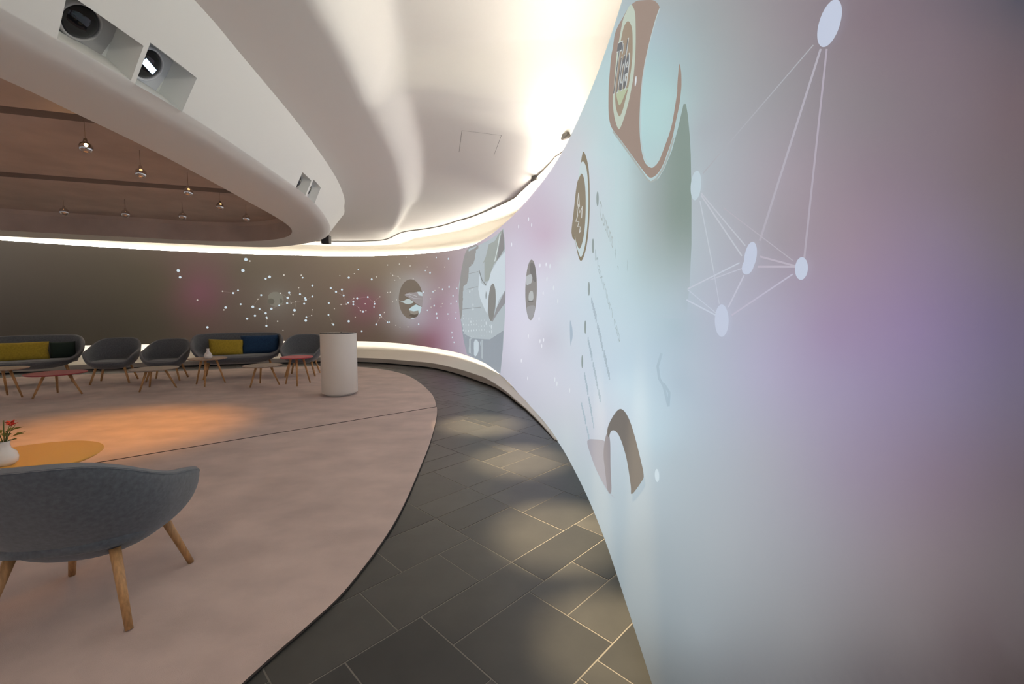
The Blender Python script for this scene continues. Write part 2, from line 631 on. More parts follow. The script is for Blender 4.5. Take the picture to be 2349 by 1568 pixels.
# projected background picture, sampled at points along the wall
CP = '''1600 60 160 170 172|1700 60 158 158 160|1800 50 150 143 148|2000 50 132 118 126|2150 100 125 112 120|2300 80 108 98 104|2349 0 82 82 92|1500 20 168 180 182
1650 200 165 172 175|1800 200 152 150 154|2000 250 136 128 133|2200 250 124 112 119|2340 250 113 98 102|1650 350 172 178 184|1800 400 164 155 164|2000 400 142 128 138|2250 420 120 108 114
1620 550 178 186 194|1800 550 160 152 160|1950 560 155 138 152|2150 550 135 122 140|2340 560 114 105 112|1620 700 180 186 200|1780 720 170 165 185|1900 760 158 142 170|2100 750 142 126 158|2300 750 115 105 130
1600 850 180 192 205|1750 850 175 172 195|1950 880 155 145 172|2150 900 135 125 150|2330 900 112 105 124|1550 1050 178 192 200|1750 1050 170 172 182|1950 1080 152 142 160|2150 1100 132 118 132|2330 1100 111 100 108
1480 1250 164 176 181|1650 1250 168 175 180|1850 1250 155 155 162|2100 1280 135 125 130|2330 1300 110 102 104|1460 1400 148 160 165|1600 1450 150 158 162|1850 1450 140 140 142|2100 1450 122 115 116|2330 1480 100 92 92
1500 1550 116 121 121|1700 1550 124 126 128|2000 1550 106 101 102|2330 1560 80 72 70|2240 1460 102 92 93
1400 150 178 203 206|1390 250 186 210 212|1370 350 194 214 217|1400 330 186 208 212|1330 420 204 206 216|1420 480 190 212 215|1480 600 180 202 205
1500 150 170 197 201|1520 300 178 208 208|1500 60 170 186 194|1540 220 176 206 206|1480 330 178 206 208|1570 200 168 188 190|1605 300 170 178 184|1605 450 176 184 191|1540 480 180 194 198|1480 440 184 204 206
1400 620 195 215 222|1340 700 200 215 225|1450 750 192 212 222|1550 750 172 192 202|1400 850 195 212 225|1500 820 184 204 217|1560 880 175 192 205|1430 880 202 222 232|1475 930 198 218 228|1495 1000 190 212 222|1360 1000 196 202 213|1395 960 205 212 222
1320 950 200 206 214|1290 920 205 208 218|1260 850 208 210 222|1300 1000 196 206 211|1340 1090 186 198 203|1400 1200 178 192 198
1180 560 205 200 215|1200 800 214 214 227|1230 650 216 216 229|1175 890 195 195 208|1250 480 200 188 202|1252 540 199 180 197|1240 420 202 194 208|1278 700 206 212 224|1290 600 210 215 222|1300 450 205 205 215|1330 330 200 205 210|1220 760 216 216 228|1258 780 196 196 208|1300 780 204 212 222|1170 700 214 212 228|1268 600 206 200 214|1390 60 175 195 200
1045 600 170 155 160|1045 700 182 167 180|1040 780 172 152 167|1000 620 150 130 125|1000 700 150 120 128|990 780 136 94 106|960 790 120 90 90|1020 650 158 138 142|1065 830 170 160 176|1090 840 172 172 182
908 690 150 146 140|978 690 168 160 166|943 638 160 152 148|943 742 160 154 160|920 652 152 146 138|966 652 164 156 156|915 730 148 142 138|972 735 162 148 158|890 690 128 115 104|943 612 138 122 108|943 770 122 104 98
880 620 130 115 98|850 660 116 100 88|838 692 130 84 95|862 700 122 90 88|860 760 100 86 74|800 620 122 108 90|780 700 112 98 85|770 750 95 84 72|880 770 100 86 74|700 610 112 98 84|700 700 105 92 80|700 760 92 80 70|650 610 105 93 78|632 685 124 120 110|655 685 108 98 86|632 660 108 98 86|610 690 106 94 82|600 760 85 74 65
550 620 98 88 74|520 700 95 82 72|455 670 114 78 84|455 620 104 80 76|420 690 98 74 70|490 690 104 76 76|455 735 90 72 64|380 650 85 76 62|380 740 72 65 54|250 620 82 74 62|250 740 66 60 50|100 620 80 72 62|100 740 62 57 48|0 600 82 75 66|0 740 62 56 48'''
cp = np.array([[float(x) for x in q.split()] for q in CP.replace('\n', '|').split('|')])
CPL = np.array([lin(c) for c in cp[:, 2:]])
RB_E = 10.0


def rbf(u, v):
    d2 = (u[:, None] - cp[None, :, 0]) ** 2 + (v[:, None] - cp[None, :, 1]) ** 2
    return -np.sqrt(d2 + RB_E ** 2)


_n = len(cp)
_A = np.zeros((_n + 1, _n + 1))
_A[:_n, :_n] = rbf(cp[:, 0], cp[:, 1]) + np.eye(_n) * 12.0
_A[:_n, _n] = 1
_A[_n, :_n] = 1
RB_W = np.linalg.solve(_A, np.concatenate([np.sqrt(CPL), np.zeros((1, 3))]))


def bg_color(u, v):
    u, v = np.atleast_1d(u).astype(float), np.atleast_1d(v).astype(float)
    out = np.zeros((len(u), 3))
    for s in range(0, len(u), 20000):
        out[s:s + 20000] = rbf(u[s:s + 20000], v[s:s + 20000]) @ RB_W[:_n] + RB_W[_n]
    return np.clip(out, 0.05, 1.0) ** 2


def set_picture(o, colors):
    at_ = o.data.color_attributes.new('picture', 'FLOAT_COLOR', 'POINT')
    c = np.ones((len(o.data.vertices), 4))
    c[:, :3] = np.maximum(0, np.asarray(colors) - AMB)
    at_.data.foreach_set('color', c.ravel())


Pw = np.concatenate(rows)
uw, vw, okw = to_px(Pw)
far_col = np.array(lin((66, 60, 52)))
fill_near_col = np.array(lin((172, 170, 178)))  # unseen wall glow, brightened to add light on ring and ceiling
fill_side_col = np.array(lin((150, 147, 152)))  # same added glow for the unseen side and back stretch
uu = np.clip(np.where(okw, uw, 2349), 0, 2349)
vv = np.clip(np.where(okw, vw, 900), 0, 1568)
colr = bg_color(uu, vv)
tl_ = np.clip((-60 - uw) / 1500.0, 0, 1)[:, None]
lf = okw & (uw < -60)
colr[lf] = (far_col * (1 - tl_) + fill_side_col * tl_)[lf]
bk = ~okw
tb = np.clip((-Pw[:, 0] - 2.0) / 6.0, 0, 1)[:, None]
colr[bk] = (fill_near_col * (1 - tb) + fill_side_col * tb)[bk]
edge_ = okw & (uw > 2349)
te = np.clip((uw - 2349) / 4000.0, 0, 1)[:, None]
colr[edge_] = (colr * (1 - te) + fill_near_col * te)[edge_]
colr[nfront * NT:] = 0.0
set_picture(wall, colr)

# upper cove: lit back wall, soffit, dark slit, ceiling
V, F = loft([loop3(off(OFF_B - 0.01), np.full(NT, 2.55)), loop3(off(OFF_B - 0.01), np.full(NT, 2.9)), loop3(off(OFF_B), Z_E)])
tag(obj('trim_1', V, F, 'cove_plaster'), 'cream lit cove band above the top edge of the screen wall', kind='structure')
V, F = loft([loop3(off(OFF_B), Z_E), loop3(off(OFF_B + (OFF_R - OFF_B) * 0.5), Z_E + (Z_R - 0.022 - Z_E) * 0.5), loop3(off(OFF_R + 0.005), Z_R - 0.022)])
tag(obj('trim_2', V, F, 'cove_plaster'), 'beige soffit strip between the cove and the ceiling rim', kind='structure')
V, F = loft([loop3(off(-0.03), np.full(NT, Z_TOP - 0.012)), loop3(off(-0.10), np.full(NT, Z_TOP + 0.05))])
tag(obj('trim_3', V, F, 'led'), 'hidden warm white light strip behind the top edge of the screen wall', kind='structure')

# outer ceiling with its step
NR = 64
R_RIM = np.hypot(XY_R[:, 0] - C0[0], XY_R[:, 1] - C0[1])
rows_c = []
Z_HI = smooth_closed(np.clip(Z_R + 0.06, 3.50, 3.78), 40)


def sstep(x):
    x = np.clip(x, 0, 1)
    return x * x * (3 - 2 * x)


for k in range(NR + 1):
    t = k / NR
    r = R_DU + (R_RIM - R_DU) * t
    xy = pts(R_DU) * (1 - t) + XY_R * t
    z = Z_RINGTOP + (Z_HI - Z_RINGTOP) * sstep((r - R_ST) / 0.42)
    width = np.minimum(1.7, (R_RIM - R_DU) * 0.75)
    e = np.clip((r - (R_RIM - width)) / width, 0, 1) ** 1.5
    z = z * (1 - e) + Z_R * e
    rows_c.append(np.column_stack([xy, z]))
rows_c.append(loop3(off(OFF_R - 0.006), Z_R - 0.006))
V, F = loft(rows_c, flip=True)
ceil_o = obj('ceiling', V, F, 'white_plaster')
tag(ceil_o, 'smooth white curved ceiling with a soft step, glowing towards the screen wall', kind='structure')
VC = V

# bulkhead ring: underside, rounded edge, leaning face with projector niches
XY_DL, XY_DU, XY_DI = pts(R_DL), pts(R_DU), pts(R_DI)


def face_pt(i, v):
    """point on the leaning ring face: fractional index i, v 0 bottom .. 1 top"""
    i = i % NT
    k, f = int(i), i - int(i)
    k2 = (k + 1) % NT
    lo_ = XY_DL[k] * (1 - f) + XY_DL[k2] * f
    hi_ = XY_DU[k] * (1 - f) + XY_DU[k2] * f
    vv_ = 0.10 + 0.90 * v
    p = lo_ * (1 - vv_) + hi_ * vv_
    return np.array([p[0], p[1], Z_RING + (Z_RINGTOP - Z_RING) * vv_])


# solve niche corners (photo points) on the face
FV = np.linspace(0, 1, 41)
face_grid = np.array([[face_pt(i, v) for v in FV] for i in range(NT)])
fu, fv_, fok = to_px(face_grid)


def solve_face(u, v):
    d = np.where(fok, (fu - u) ** 2 + (fv_ - v) ** 2, 1e12)
    vis = (TH > math.radians(-45)) & (TH < math.radians(60))
    d = np.where(vis[:, None], d, 1e12)
    k = np.unravel_index(np.argmin(d), d.shape)
    return k[0], FV[k[1]]


NICHES = []
for quad in ([(150, -8), (333, 97), (300, 183), (128, 88)], [(345, 97), (451, 181), (412, 262), (308, 192)],
             [(695, 394), (714, 414), (702, 447), (677, 433)], [(720, 415), (739, 432), (716, 464), (701, 453)]):
    S = [solve_face(*p) for p in quad]
    ia, ib = sorted([(S[0][0] + S[3][0]) / 2, (S[1][0] + S[2][0]) / 2])
    va, vb = sorted([(S[2][1] + S[3][1]) / 2, (S[0][1] + S[1][1]) / 2])
    NICHES.append([int(round(ia)), max(int(round(ib)), int(round(ia)) + 2), round(va, 3), round(vb, 3)])
print('NICHES', NICHES)
vset = sorted(set([0.0, 0.03, 0.2, 0.4, 0.6, 0.8, 1.0] + [n_[2] for n_ in NICHES] + [n_[3] for n_ in NICHES]))
ring_rows = [loop3(XY_DI, np.full(NT, Z_RING))]
mid = XY_DI * 0.5 + XY_DL * 0.5
ring_rows.append(loop3(mid, np.full(NT, Z_RING)))
nd = normals_in(XY_DL)
ring_rows.append(loop3(XY_DL + nd * 0.16, np.full(NT, Z_RING)))
for a_, zz in ((0.09, 0.006), (0.045, 0.019), (0.012, 0.038)):
    ring_rows.append(loop3(XY_DL + nd * a_ + 0, np.full(NT, Z_RING + zz)))
V, F = loft(ring_rows, flip=True)
V = list(map(tuple, V))
base = (len(ring_rows) - 1) * NT
n_extra = len(V)
grid = {}
for k, v in enumerate(vset):
    for i in range(NT):
        grid[(k, i)] = len(V)
        V.append(tuple(face_pt(i, v)))
for i in range(NT):
    j = (i + 1) % NT
    F.append((base + i, grid[(0, i)], grid[(0, j)], base + j))
    for k in range(len(vset) - 1):
        vm = (vset[k] + vset[k + 1]) / 2
        if any(n_[0] <= i < n_[1] and n_[2] < vm < n_[3] for n_ in NICHES):
            continue
        F.append((grid[(k, i)], grid[(k + 1, i)], grid[(k + 1, j)], grid[(k, j)]))
ring = obj('ceiling_ring', V, F, 'bulkhead_paint')
ring.data.set_sharp_from_angle(angle=math.radians(50))
tag(ring, 'hanging grey-white oval bulkhead ring with projector niches in its leaning face', kind='structure')

# niches and projectors
PROJ_LABEL = ['black lens projector with grey barrel in the dark large niche', 'white projector with a bright reflection painted on its lens in the large niche',
              'small grey projector in the small niche farther from the rounded end of the ring', 'small white projector in the small niche nearer the rounded end of the ring']
for q, (ia, ib, va, vb) in enumerate(NICHES):
    big = q < 2
    depth = 0.19 if big else 0.10
    n_seg = 5
    front_t = [face_pt(ia + (ib - ia) * s / n_seg, vb) for s in range(n_seg + 1)]
    front_b = [face_pt(ia + (ib - ia) * s / n_seg, va) for s in range(n_seg + 1)]
    mid_i = (ia + ib) // 2
    ax = (front_t[-1] - front_t[0])
    ax /= np.linalg.norm(ax)
    upn = front_t[2] - front_b[2]
    upn /= np.linalg.norm(upn)
    out_ = np.cross(ax, upn)
    out_ /= np.linalg.norm(out_)
    if out_[0] < 0:
        out_, ax = -out_, -ax
    upn = np.cross(out_, ax)
    dvec = -out_ * depth
    shrink = 0.94
    ct = sum(front_t) / len(front_t)
    cb = sum(front_b) / len(front_b)
    cc = (ct + cb) / 2
    back_t = [cc + (p - cc) * shrink + dvec for p in front_t]
    back_b = [cc + (p - cc) * shrink + dvec for p in front_b]
    V2 = front_t + front_b + back_t + back_b
    m1 = n_seg + 1
    F2 = []
    for s in range(n_seg):
        F2.append((s, s + 1, 2 * m1 + s + 1, 2 * m1 + s))
        F2.append((m1 + s + 1, m1 + s, 3 * m1 + s, 3 * m1 + s + 1))
        F2.append((2 * m1 + s, 2 * m1 + s + 1, 3 * m1 + s + 1, 3 * m1 + s))
    F2.append((0, 2 * m1, 3 * m1, m1))
    F2.append((n_seg, m1 + n_seg, 3 * m1 + n_seg, 2 * m1 + n_seg))
    obj('niche', V2, F2, 'bulkhead_paint', ring, smooth=False)
    # projector inside
    wid = np.linalg.norm(front_t[-1] - front_t[0])
    hei = np.linalg.norm(front_t[2] - front_b[2])
    M = Matrix(((ax[0], upn[0], out_[0]), (ax[1], upn[1], out_[1]), (ax[2], upn[2], out_[2]))).to_4x4()
    loc = cc + dvec * 0.985
    pj = link('projector', None)
    pj.matrix_world = Matrix.Translation(Vector(loc)) @ M
    tag(pj, PROJ_LABEL[q], 'projector', 'projectors in the ring')
    rad = hei * (0.40 if q == 0 else 0.37)
    bw, bh = wid * 0.45, hei * 0.44
    shell_m = 'projector_white' if q in (1, 3) else 'projector_grey'
    V3, F3 = box(-bw, bw, -bh, bh, -0.012, 0.004)
    obj('front_plate', V3, F3, shell_m, pj, smooth=False)
    prof = [(rad * 1.16, 0.004), (rad * 1.16, 0.020), (rad * 1.10, 0.030), (rad * 1.0, 0.030), (rad * 0.98, 0.012)]
    V3, F3 = lathe(prof, 40)
    obj('lens_ring', V3, F3, shell_m, pj)
    prof = [(rad, 0.012), (rad * 0.95, 0.026), (rad * 0.7, 0.042), (rad * 0.35, 0.052), (0.0005, 0.055)]
    V3, F3 = lathe(prof, 40)
    obj('lens', V3, F3, 'lens_glass', pj)
    if q == 1:
        V3 = [(-rad * .72, -rad * .10, .057), (rad * .34, -rad * .34, .057), (rad * .40, rad * .06, .057), (-rad * .62, rad * .32, .057)]
        o = obj('painted_reflection', V3, [(0, 1, 2, 3)], 'lens_reflection', pj, smooth=False)  # painted reflection lying on the lens

# small black fitting hanging from the far end of the ring
x, y = at(744, 548, 2.80)
f_ = thing('ring_fitting', 'small black box fitting under the far end of the bulkhead ring', 'fitting', (x, y + 0.1, 2.72))
obj('fitting_body', *box(-0.08, 0.07, -0.06, 0.06, 0.0, 0.16), 'black_plastic', f_, smooth=False)
obj('fitting_bracket', *box(-0.03, 0.03, -0.03, 0.03, 0.16, 0.30), 'black_plastic', f_, smooth=False)

# inner ceiling: riser plus a plane with two shadow slots
V, F = loft([loop3(XY_DI, np.full(NT, Z_RING)), loop3(XY_DI - normals_in(XY_DI) * 0.004, np.full(NT, Z_RING + 0.004)), loop3(XY_DI + normals_in(XY_DI) * 0.02, np.full(NT, Z_INNER - 0.06)), loop3(XY_DI + normals_in(XY_DI) * 0.10, np.full(NT, Z_INNER + 0.02))])
rows_i = []
SL = 0.33
DIx = XY_DI - normals_in(XY_DI) * 0.08


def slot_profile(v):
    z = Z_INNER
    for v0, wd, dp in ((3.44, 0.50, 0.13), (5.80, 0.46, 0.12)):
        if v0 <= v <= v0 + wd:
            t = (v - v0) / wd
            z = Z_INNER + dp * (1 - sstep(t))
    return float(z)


vs = set(np.arange(-3.5, 11.0, 0.25).round(3))
for v0, wd in ((3.44, 0.50), (5.80, 0.46)):
    vs |= set((v0 + np.linspace(0, wd, 9)).round(4)) | {v0 - 0.0005}
vs = sorted(vs)
xs_all = np.linspace(-11.2, -2.7, 60)
Vi, Fi, Fs = [], [], []
for v in vs:
    for xq in xs_all:
        Vi.append((xq, v + SL * (xq + 5), slot_profile(v)))
nx = len(xs_all)
for k in range(len(vs) - 1):
    for i in range(nx - 1):
        F4 = (k * nx + i, (k + 1) * nx + i, (k + 1) * nx + i + 1, k * nx + i + 1)
        c_ = np.mean([Vi[f][:2] for f in F4], 0)
        th, r = th_r(*c_)
        vm = (vs[k] + vs[k + 1]) / 2
        if r < np.interp(th, TH, R_DI) + 0.28:
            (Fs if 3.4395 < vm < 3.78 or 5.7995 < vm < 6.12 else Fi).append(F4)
n0 = len(V)
V = list(map(tuple, V)) + Vi
F = list(F) + [tuple(n0 + i for i in f) for f in Fi]
inner = obj('ceiling_inner', V, F, 'inner_plaster')
inner.data.set_sharp_from_angle(angle=math.radians(40))
obj('lamp_slot', Vi, Fs, 'slot_shade', inner)  # slot ramps with the shade put into their colour
tag(inner, 'brown recessed ceiling inside the bulkhead ring with long shadow slots', kind='structure')

# kerb with lit cove below the screen wall
ZK = np.clip(0.14 * np.clip(KD / 0.35, 0, 1), 0.012, 0.14)
foot = off(KD)
body = [loop3(off(KD - 0.03), np.full(NT, -0.004)), loop3(off(KD - 0.03), np.minimum(0.03, ZK * 0.5))]
V, F = loft(body)
kerb = tag(link('trim_4', None), 'cream lit kerb running under the screen wall', kind='structure')
obj('toe_gap', V, F, 'shadow_gap', kerb)
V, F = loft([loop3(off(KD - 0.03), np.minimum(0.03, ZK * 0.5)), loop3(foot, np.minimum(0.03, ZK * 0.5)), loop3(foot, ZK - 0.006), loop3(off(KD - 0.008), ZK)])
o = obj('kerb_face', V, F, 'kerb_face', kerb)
o.data.set_sharp_from_angle(angle=math.radians(50))
rws = []
for t in np.linspace(0, 1, 12):
    d = (KD - 0.008) * (1 - t) + (-0.16) * t
    z = ZK + (np.maximum(Z_BOT - 0.10, ZK) - ZK) * t ** 1.8
    rws.append(loop3(off(d), np.where(KD < 0.02, -0.02, z)))
rws.append(loop3(off(-0.19), np.where(KD < 0.02, -0.02, Z_BOT + 0.25)))
V, F = loft(rws)
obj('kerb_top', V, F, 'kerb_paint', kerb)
seg = [i for i in range(NT) if Z_BOT[i] > 0.10 and Z_BOT[(i + 1) % NT] > 0.10]
A = loop3(off(-0.035), Z_BOT + 0.05)
B = loop3(off(-0.095), Z_BOT + 0.05)
V = np.concatenate([A, B])
F = [(i, NT + i, NT + (i + 1) % NT, (i + 1) % NT) for i in seg]
obj('light_strip', V, F, 'led_low', kerb)

# outer shell that closes the room behind the coves
V, F = loft([loop3(off(-0.50), np.full(NT, -0.05)), loop3(off(-0.50), np.full(NT, 3.9)), loop3(C0 + (off(-0.50) - C0) * 0.01, np.full(NT, 3.95))])
tag(obj('wall_outer', V, F, 'kerb_face'), 'plain shell wall hidden behind the screen wall', kind='structure')

# hatch in the ceiling: a thin joint round a flush panel
from mathutils.bvhtree import BVHTree
bvh = BVHTree.FromPolygons([Vector(v) for v in VC], [tuple(f) for f in loft(rows_c, flip=True)[1]])


def on_ceiling(u, v, drop=0.003):
    dx, dy, dz = ray(u, v)
    d = Vector((float(dx), float(dy), float(dz))).normalized()
    h = bvh.ray_cast(Vector((0, 0, EYE)), d)
    return h[0] + h[1] * (drop if h[1].z < 0 else -drop)


hc = [on_ceiling(*p) for p in ((1059.5, 299), (1150, 310), (1133, 356), (1053, 348))]
joint_w = 0.0026


def strip_between(a_, b_, w, nseg=8):
    V, F = [], []
    for k in range(nseg + 1):
        p = a_.lerp(b_, k / nseg)
        h = bvh.find_nearest(p)
        nn = h[1] if h[1].z < 0 else -h[1]
        p = h[0] + nn * 0.002
        side = (b_ - a_).normalized().cross(nn) * w / 2
        V += [p - side, p + side]
    for k in range(nseg):
        F.append((2 * k, 2 * k + 1, 2 * k + 3, 2 * k + 2))
    return V, F


hatch = tag(link('ceiling_hatch', None), 'flush white access hatch outlined by a hairline joint in the ceiling', 'hatch')
for a_, b_ in ((hc[0], hc[1]), (hc[0], hc[3]), (hc[1], hc[2])):
    obj('joint', *strip_between(a_, b_, joint_w), 'shadow_gap', hatch, smooth=False)
nn = bvh.find_nearest((hc[0] + hc[2]) / 2)[1]
nn = nn if nn.z < 0 else -nn
g_ = 8
Vh, Fh = [], []
for i in range(g_ + 1):
    for j in range(g_ + 1):
        p = hc[0].lerp(hc[1], 0.02 + 0.96 * i / g_).lerp(hc[3].lerp(hc[2], 0.02 + 0.96 * i / g_), 0.03 + 0.97 * j / g_)
        h = bvh.find_nearest(p)
        n_ = h[1] if h[1].z < 0 else -h[1]
        Vh.append(h[0] + n_ * 0.0008)
for i in range(g_):
    for j in range(g_):
        k = i * (g_ + 1) + j
        Fh.append((k, k + 1, k + g_ + 2, k + g_ + 1))
obj('panel', Vh, Fh, 'white_plaster', hatch)

# two small spot fixtures on the ceiling rim, over the aisle
for (u, v), lab in (((1304, 312), 'small black spotlight tucked at the rim above the second round logo'), ((1233, 408), 'small black spotlight on the ceiling rim farther along the aisle')):
    h = on_ceiling(u - 6, v - 4, 0.02)
    sp = thing('spotlight', lab, 'spotlight', h, 0.6, 'rim spotlights')
    V, F = tube([(0, -0.055, -0.02), (0, 0.055, -0.02)], 0.02, 12)
    obj('lamp_head', V, F, 'spot_metal', sp)
    obj('lamp_base', *box(-0.02, 0.02, -0.04, 0.04, -0.015, 0.02), 'spot_metal', sp, smooth=False)


def spot(name, loc, target, power, color, size, blend, radius=0.05, parent=None):
    l = bpy.data.lights.new(name, 'SPOT')
    l.energy = power
    l.color = color
    l.spot_size = math.radians(size)
    l.spot_blend = blend
    l.shadow_soft_size = radius
    o = link(name, l)
    o.location = loc
    o.rotation_euler = (Vector(target) - Vector(loc)).to_track_quat('-Z', 'Y').to_euler()
    return o


for loc, tg_, k_, sz in (((0.10, 4.5, 2.93), (0.06, 3.95, 0), 1.0, 22), ((-0.25, 5.9, 2.95), (-0.38, 5.2, 0), 1.1, 24), ((0.12, 3.1, 2.93), (0.32, 2.62, 0), 1.1, 21), ((0.10, 1.9, 2.93), (0.44, 1.72, 0), 0.75, 17)):
    spot('aisle_light', loc, tg_, SPOT_AISLE * k_, (1.0, 0.80, 0.50), sz, 1.0, 0.04)

# ------------------------------------------------------------------ carpet, laid in two lengths
s0 = np.array(at(400, 1035, 0))
s1 = np.array(at(998, 935.5, 0))
sd = (s1 - s0) / np.linalg.norm(s1 - s0)
sn = np.array([-sd[1], sd[0]])
PL = XY_CA[::2]


def clip(poly, n_, c_):
    out = []
    for i in range(len(poly)):
        p, q = poly[i], poly[(i + 1) % len(poly)]
        dp, dq = p @ n_ - c_, q @ n_ - c_
        if dp >= 0:
            out.append(p)
        if dp * dq < 0:
            out.append(p + (q - p) * dp / (dp - dq))
    return np.array(out)


for side, lab in ((1, 'far length of the beige-pink carpet under the sofas and the white pedestal'), (-1, 'near length of the beige-pink carpet under the foreground armchair')):
    poly = clip(PL, sn * side, (s0 @ sn) * side + 0.013)
    if side == -1:
        poly = poly + sd * 0.012
    bm = bmesh.new()
    top = [bm.verts.new((p[0], p[1], 0.016)) for p in poly]
    bot = [bm.verts.new((C0[0] + (p[0] - C0[0]) * 0.9995, C0[1] + (p[1] - C0[1]) * 0.9995, -0.002)) for p in poly]
    edge = [bm.verts.new((C0[0] + (p[0] - C0[0]) * 1.0008, C0[1] + (p[1] - C0[1]) * 1.0008, 0.010)) for p in poly]
    bm.faces.new(top)
    n = len(top)
    for i in range(n):
        j = (i + 1) % n
        bm.faces.new((edge[i], edge[j], top[j], top[i]))
        bm.faces.new((bot[i], bot[j], edge[j], edge[i]))
    bmesh.ops.triangulate(bm, faces=[f for f in bm.faces if len(f.verts) > 4])
    for f in bm.faces:
        f.material_index = 0 if f.calc_center_median().z > 0.0155 else 1
    o = bm_obj('carpet', bm, 'carpet', smooth=False)
    o.data.materials.append(MATS['carpet_edge_shade'])
    tag(o, lab, 'carpet', 'carpet lengths')
CZ = 0.0195


# ------------------------------------------------------------------ furniture
def shell_grid(a_, bf, bb, n_exp, heights, seat_z, under_z, thick, lean, tip=1.03, NP=72, NA=14):
    """bucket shell: plan superellipse, rim height by angle from the front"""
    ph = np.linspace(0, 2 * math.pi, NP, endpoint=False)
    ang = np.abs((ph + math.pi) % (2 * math.pi) - math.pi)
    hd = np.degrees(ang)
    hz = np.interp(hd, [h[0] for h in heights], [h[1] for h in heights])
    hz = smooth_closed(hz, 3)
    s_, c_ = np.sin(ph), np.cos(ph)
    px = a_ * np.sign(s_) * np.abs(s_) ** (2 / n_exp)
    py = np.where(c_ > 0, bf, bb) * np.sign(c_) * np.abs(c_) ** (2 / n_exp)
    fl_ = 1 + (tip - 1) * np.exp(-((hd - 62) / 18) ** 2)
    px, py = px * fl_, py * (1 + (fl_ - 1) * 0.6)

    def ring_at(scale, z, inset):
        k = np.maximum(0.02, scale)
        x = px * k * (1 - inset / a_)
        y = py * k * (1 - inset / bb)
        y = y - lean * np.clip(z - seat_z, 0, 1) * (np.clip(-c_, -0.2, 1) + 0.2)
        return np.column_stack([x, y, z])

    rows_ = []
    for q in range(NA + 1):                     # outside, bottom to rim
        al = (1 - q / NA) * math.pi / 2 * 0.985
        k = math.cos(al) ** 0.72
        z = hz - (hz - under_z) * math.sin(al) ** 1.0
        rows_.append(ring_at(k, z, 0))
    rows_.append(ring_at(1.0, hz + thick * 0.30, thick * 0.25))
    rows_.append(ring_at(1.0, hz + thick * 0.30, thick * 0.75))
    for q in range(NA + 1):                     # inside, rim to seat
        al = q / NA * math.pi / 2 * 0.985
        k = math.cos(al) ** 0.55
        z = hz - (hz - seat_z) * math.sin(al) ** 0.6
        z = np.maximum(z, np.minimum(seat_z, hz))
        rows_.append(ring_at(k, z, thick))
    return rows_


def seat_pad(a_, bf, bb, n_exp, z, t, NP=48):
    ph = np.linspace(0, 2 * math.pi, NP, endpoint=False)
    s_, c_ = np.sin(ph), np.cos(ph)
    px = a_ * np.sign(s_) * np.abs(s_) ** (2 / n_exp)
    py = np.where(c_ > 0, bf, bb) * np.sign(c_) * np.abs(c_) ** (2 / n_exp)
    rows_ = []
    for k, zz in ((0.03, z - t * .4), (0.9, z - t * .4), (0.98, z - t * .2), (1.0, z + t * .2), (0.97, z + t * .5), (0.85, z + t * .62), (0.5, z + t * .68), (0.03, z + t * .7)):
        rows_.append(np.column_stack([px * k, py * k, np.full(NP, zz)]))
    return rows_


def rim_band(rw, NA=14):
    c_ = (rw[NA + 1] + rw[NA + 2]) / 2
    rows_ = []
    for q in (rw[NA] - [0, 0, 0.004], rw[NA + 1], rw[NA + 2], rw[NA + 3] - [0, 0, 0.004]):
        d_ = q - c_
        rows_.append(c_ + d_ * 1.06 + [0, 0, 0.002])
    return loft(rows_)


CH_H = [(0, 0.385), (36, 0.40), (48, 0.47), (58, 0.525), (72, 0.56), (90, 0.60), (108, 0.66), (126, 0.735), (144, 0.785), (162, 0.80), (180, 0.80)]
RW = shell_grid(0.39, 0.36, 0.34, 2.6, CH_H, 0.37, 0.25, 0.038, 0.30)
V, F = loft(RW)
ME_CHRIM = mesh_data('rim_edge', *rim_band(RW), 'fabric_rim')
ME_CHSHELL = mesh_data('shell', V, F, 'fabric_grey')
V, F = loft(seat_pad(0.30, 0.335, 0.27, 3.0, 0.375, 0.06))
ME_CHSEAT = mesh_data('seat_cushion', V, F, 'fabric_grey')
SO_H = [(0, 0.385), (38, 0.40), (48, 0.46), (58, 0.53), (70, 0.60), (85, 0.68), (102, 0.755), (125, 0.80), (180, 0.81)]
RW = shell_grid(0.80, 0.38, 0.36, 3.4, SO_H, 0.37, 0.25, 0.04, 0.28, tip=1.02, NP=120)
V, F = loft(RW)
ME_SORIM = mesh_data('rim_edge', *rim_band(RW), 'fabric_rim')
ME_SOSHELL = mesh_data('shell', V, F, 'fabric_grey')
V, F = loft(seat_pad(0.70, 0.355, 0.29, 4.0, 0.375, 0.06))
ME_SOSEAT = mesh_data('seat_cushion', V, F, 'fabric_grey')


def leg_mesh(sx, sy, tx, ty, bx, by, top=0.33, r0=0.021, r1=0.0145):
    V, F = tube([(sx * tx, sy * ty, top), (sx * bx, sy * by, 0.0)], [r0, r1], 14)
    return mesh_data('leg', V, F, 'oak')


CH_LEGS = [leg_mesh(sx, sy, 0.19, 0.17, 0.275, 0.255) for sx in (-1, 1) for sy in (-1, 1)]
SO_LEGS = [leg_mesh(sx, sy, 0.52, 0.18, 0.60, 0.27) for sx in (-1, 1) for sy in (-1, 1)]


def seat_unit(name, label, cat, group, shell, pad, legs, loc, rz, sc=1.0):
    t = thing(name, label, cat, loc, rz, group)
    t.scale = (sc, sc, sc * (1.06 if cat == 'sofa' else 1.0))
    link('shell', shell, t)
    link('seat_cushion', pad, t)
    link('rim_edge', ME_CHRIM if shell is ME_CHSHELL else ME_SORIM, t)
    for lm in legs:
        link('leg', lm, t)
    return t


def face_to(x, y, tx, ty):
    return math.atan2(ty - y, tx - x) - math.pi / 2


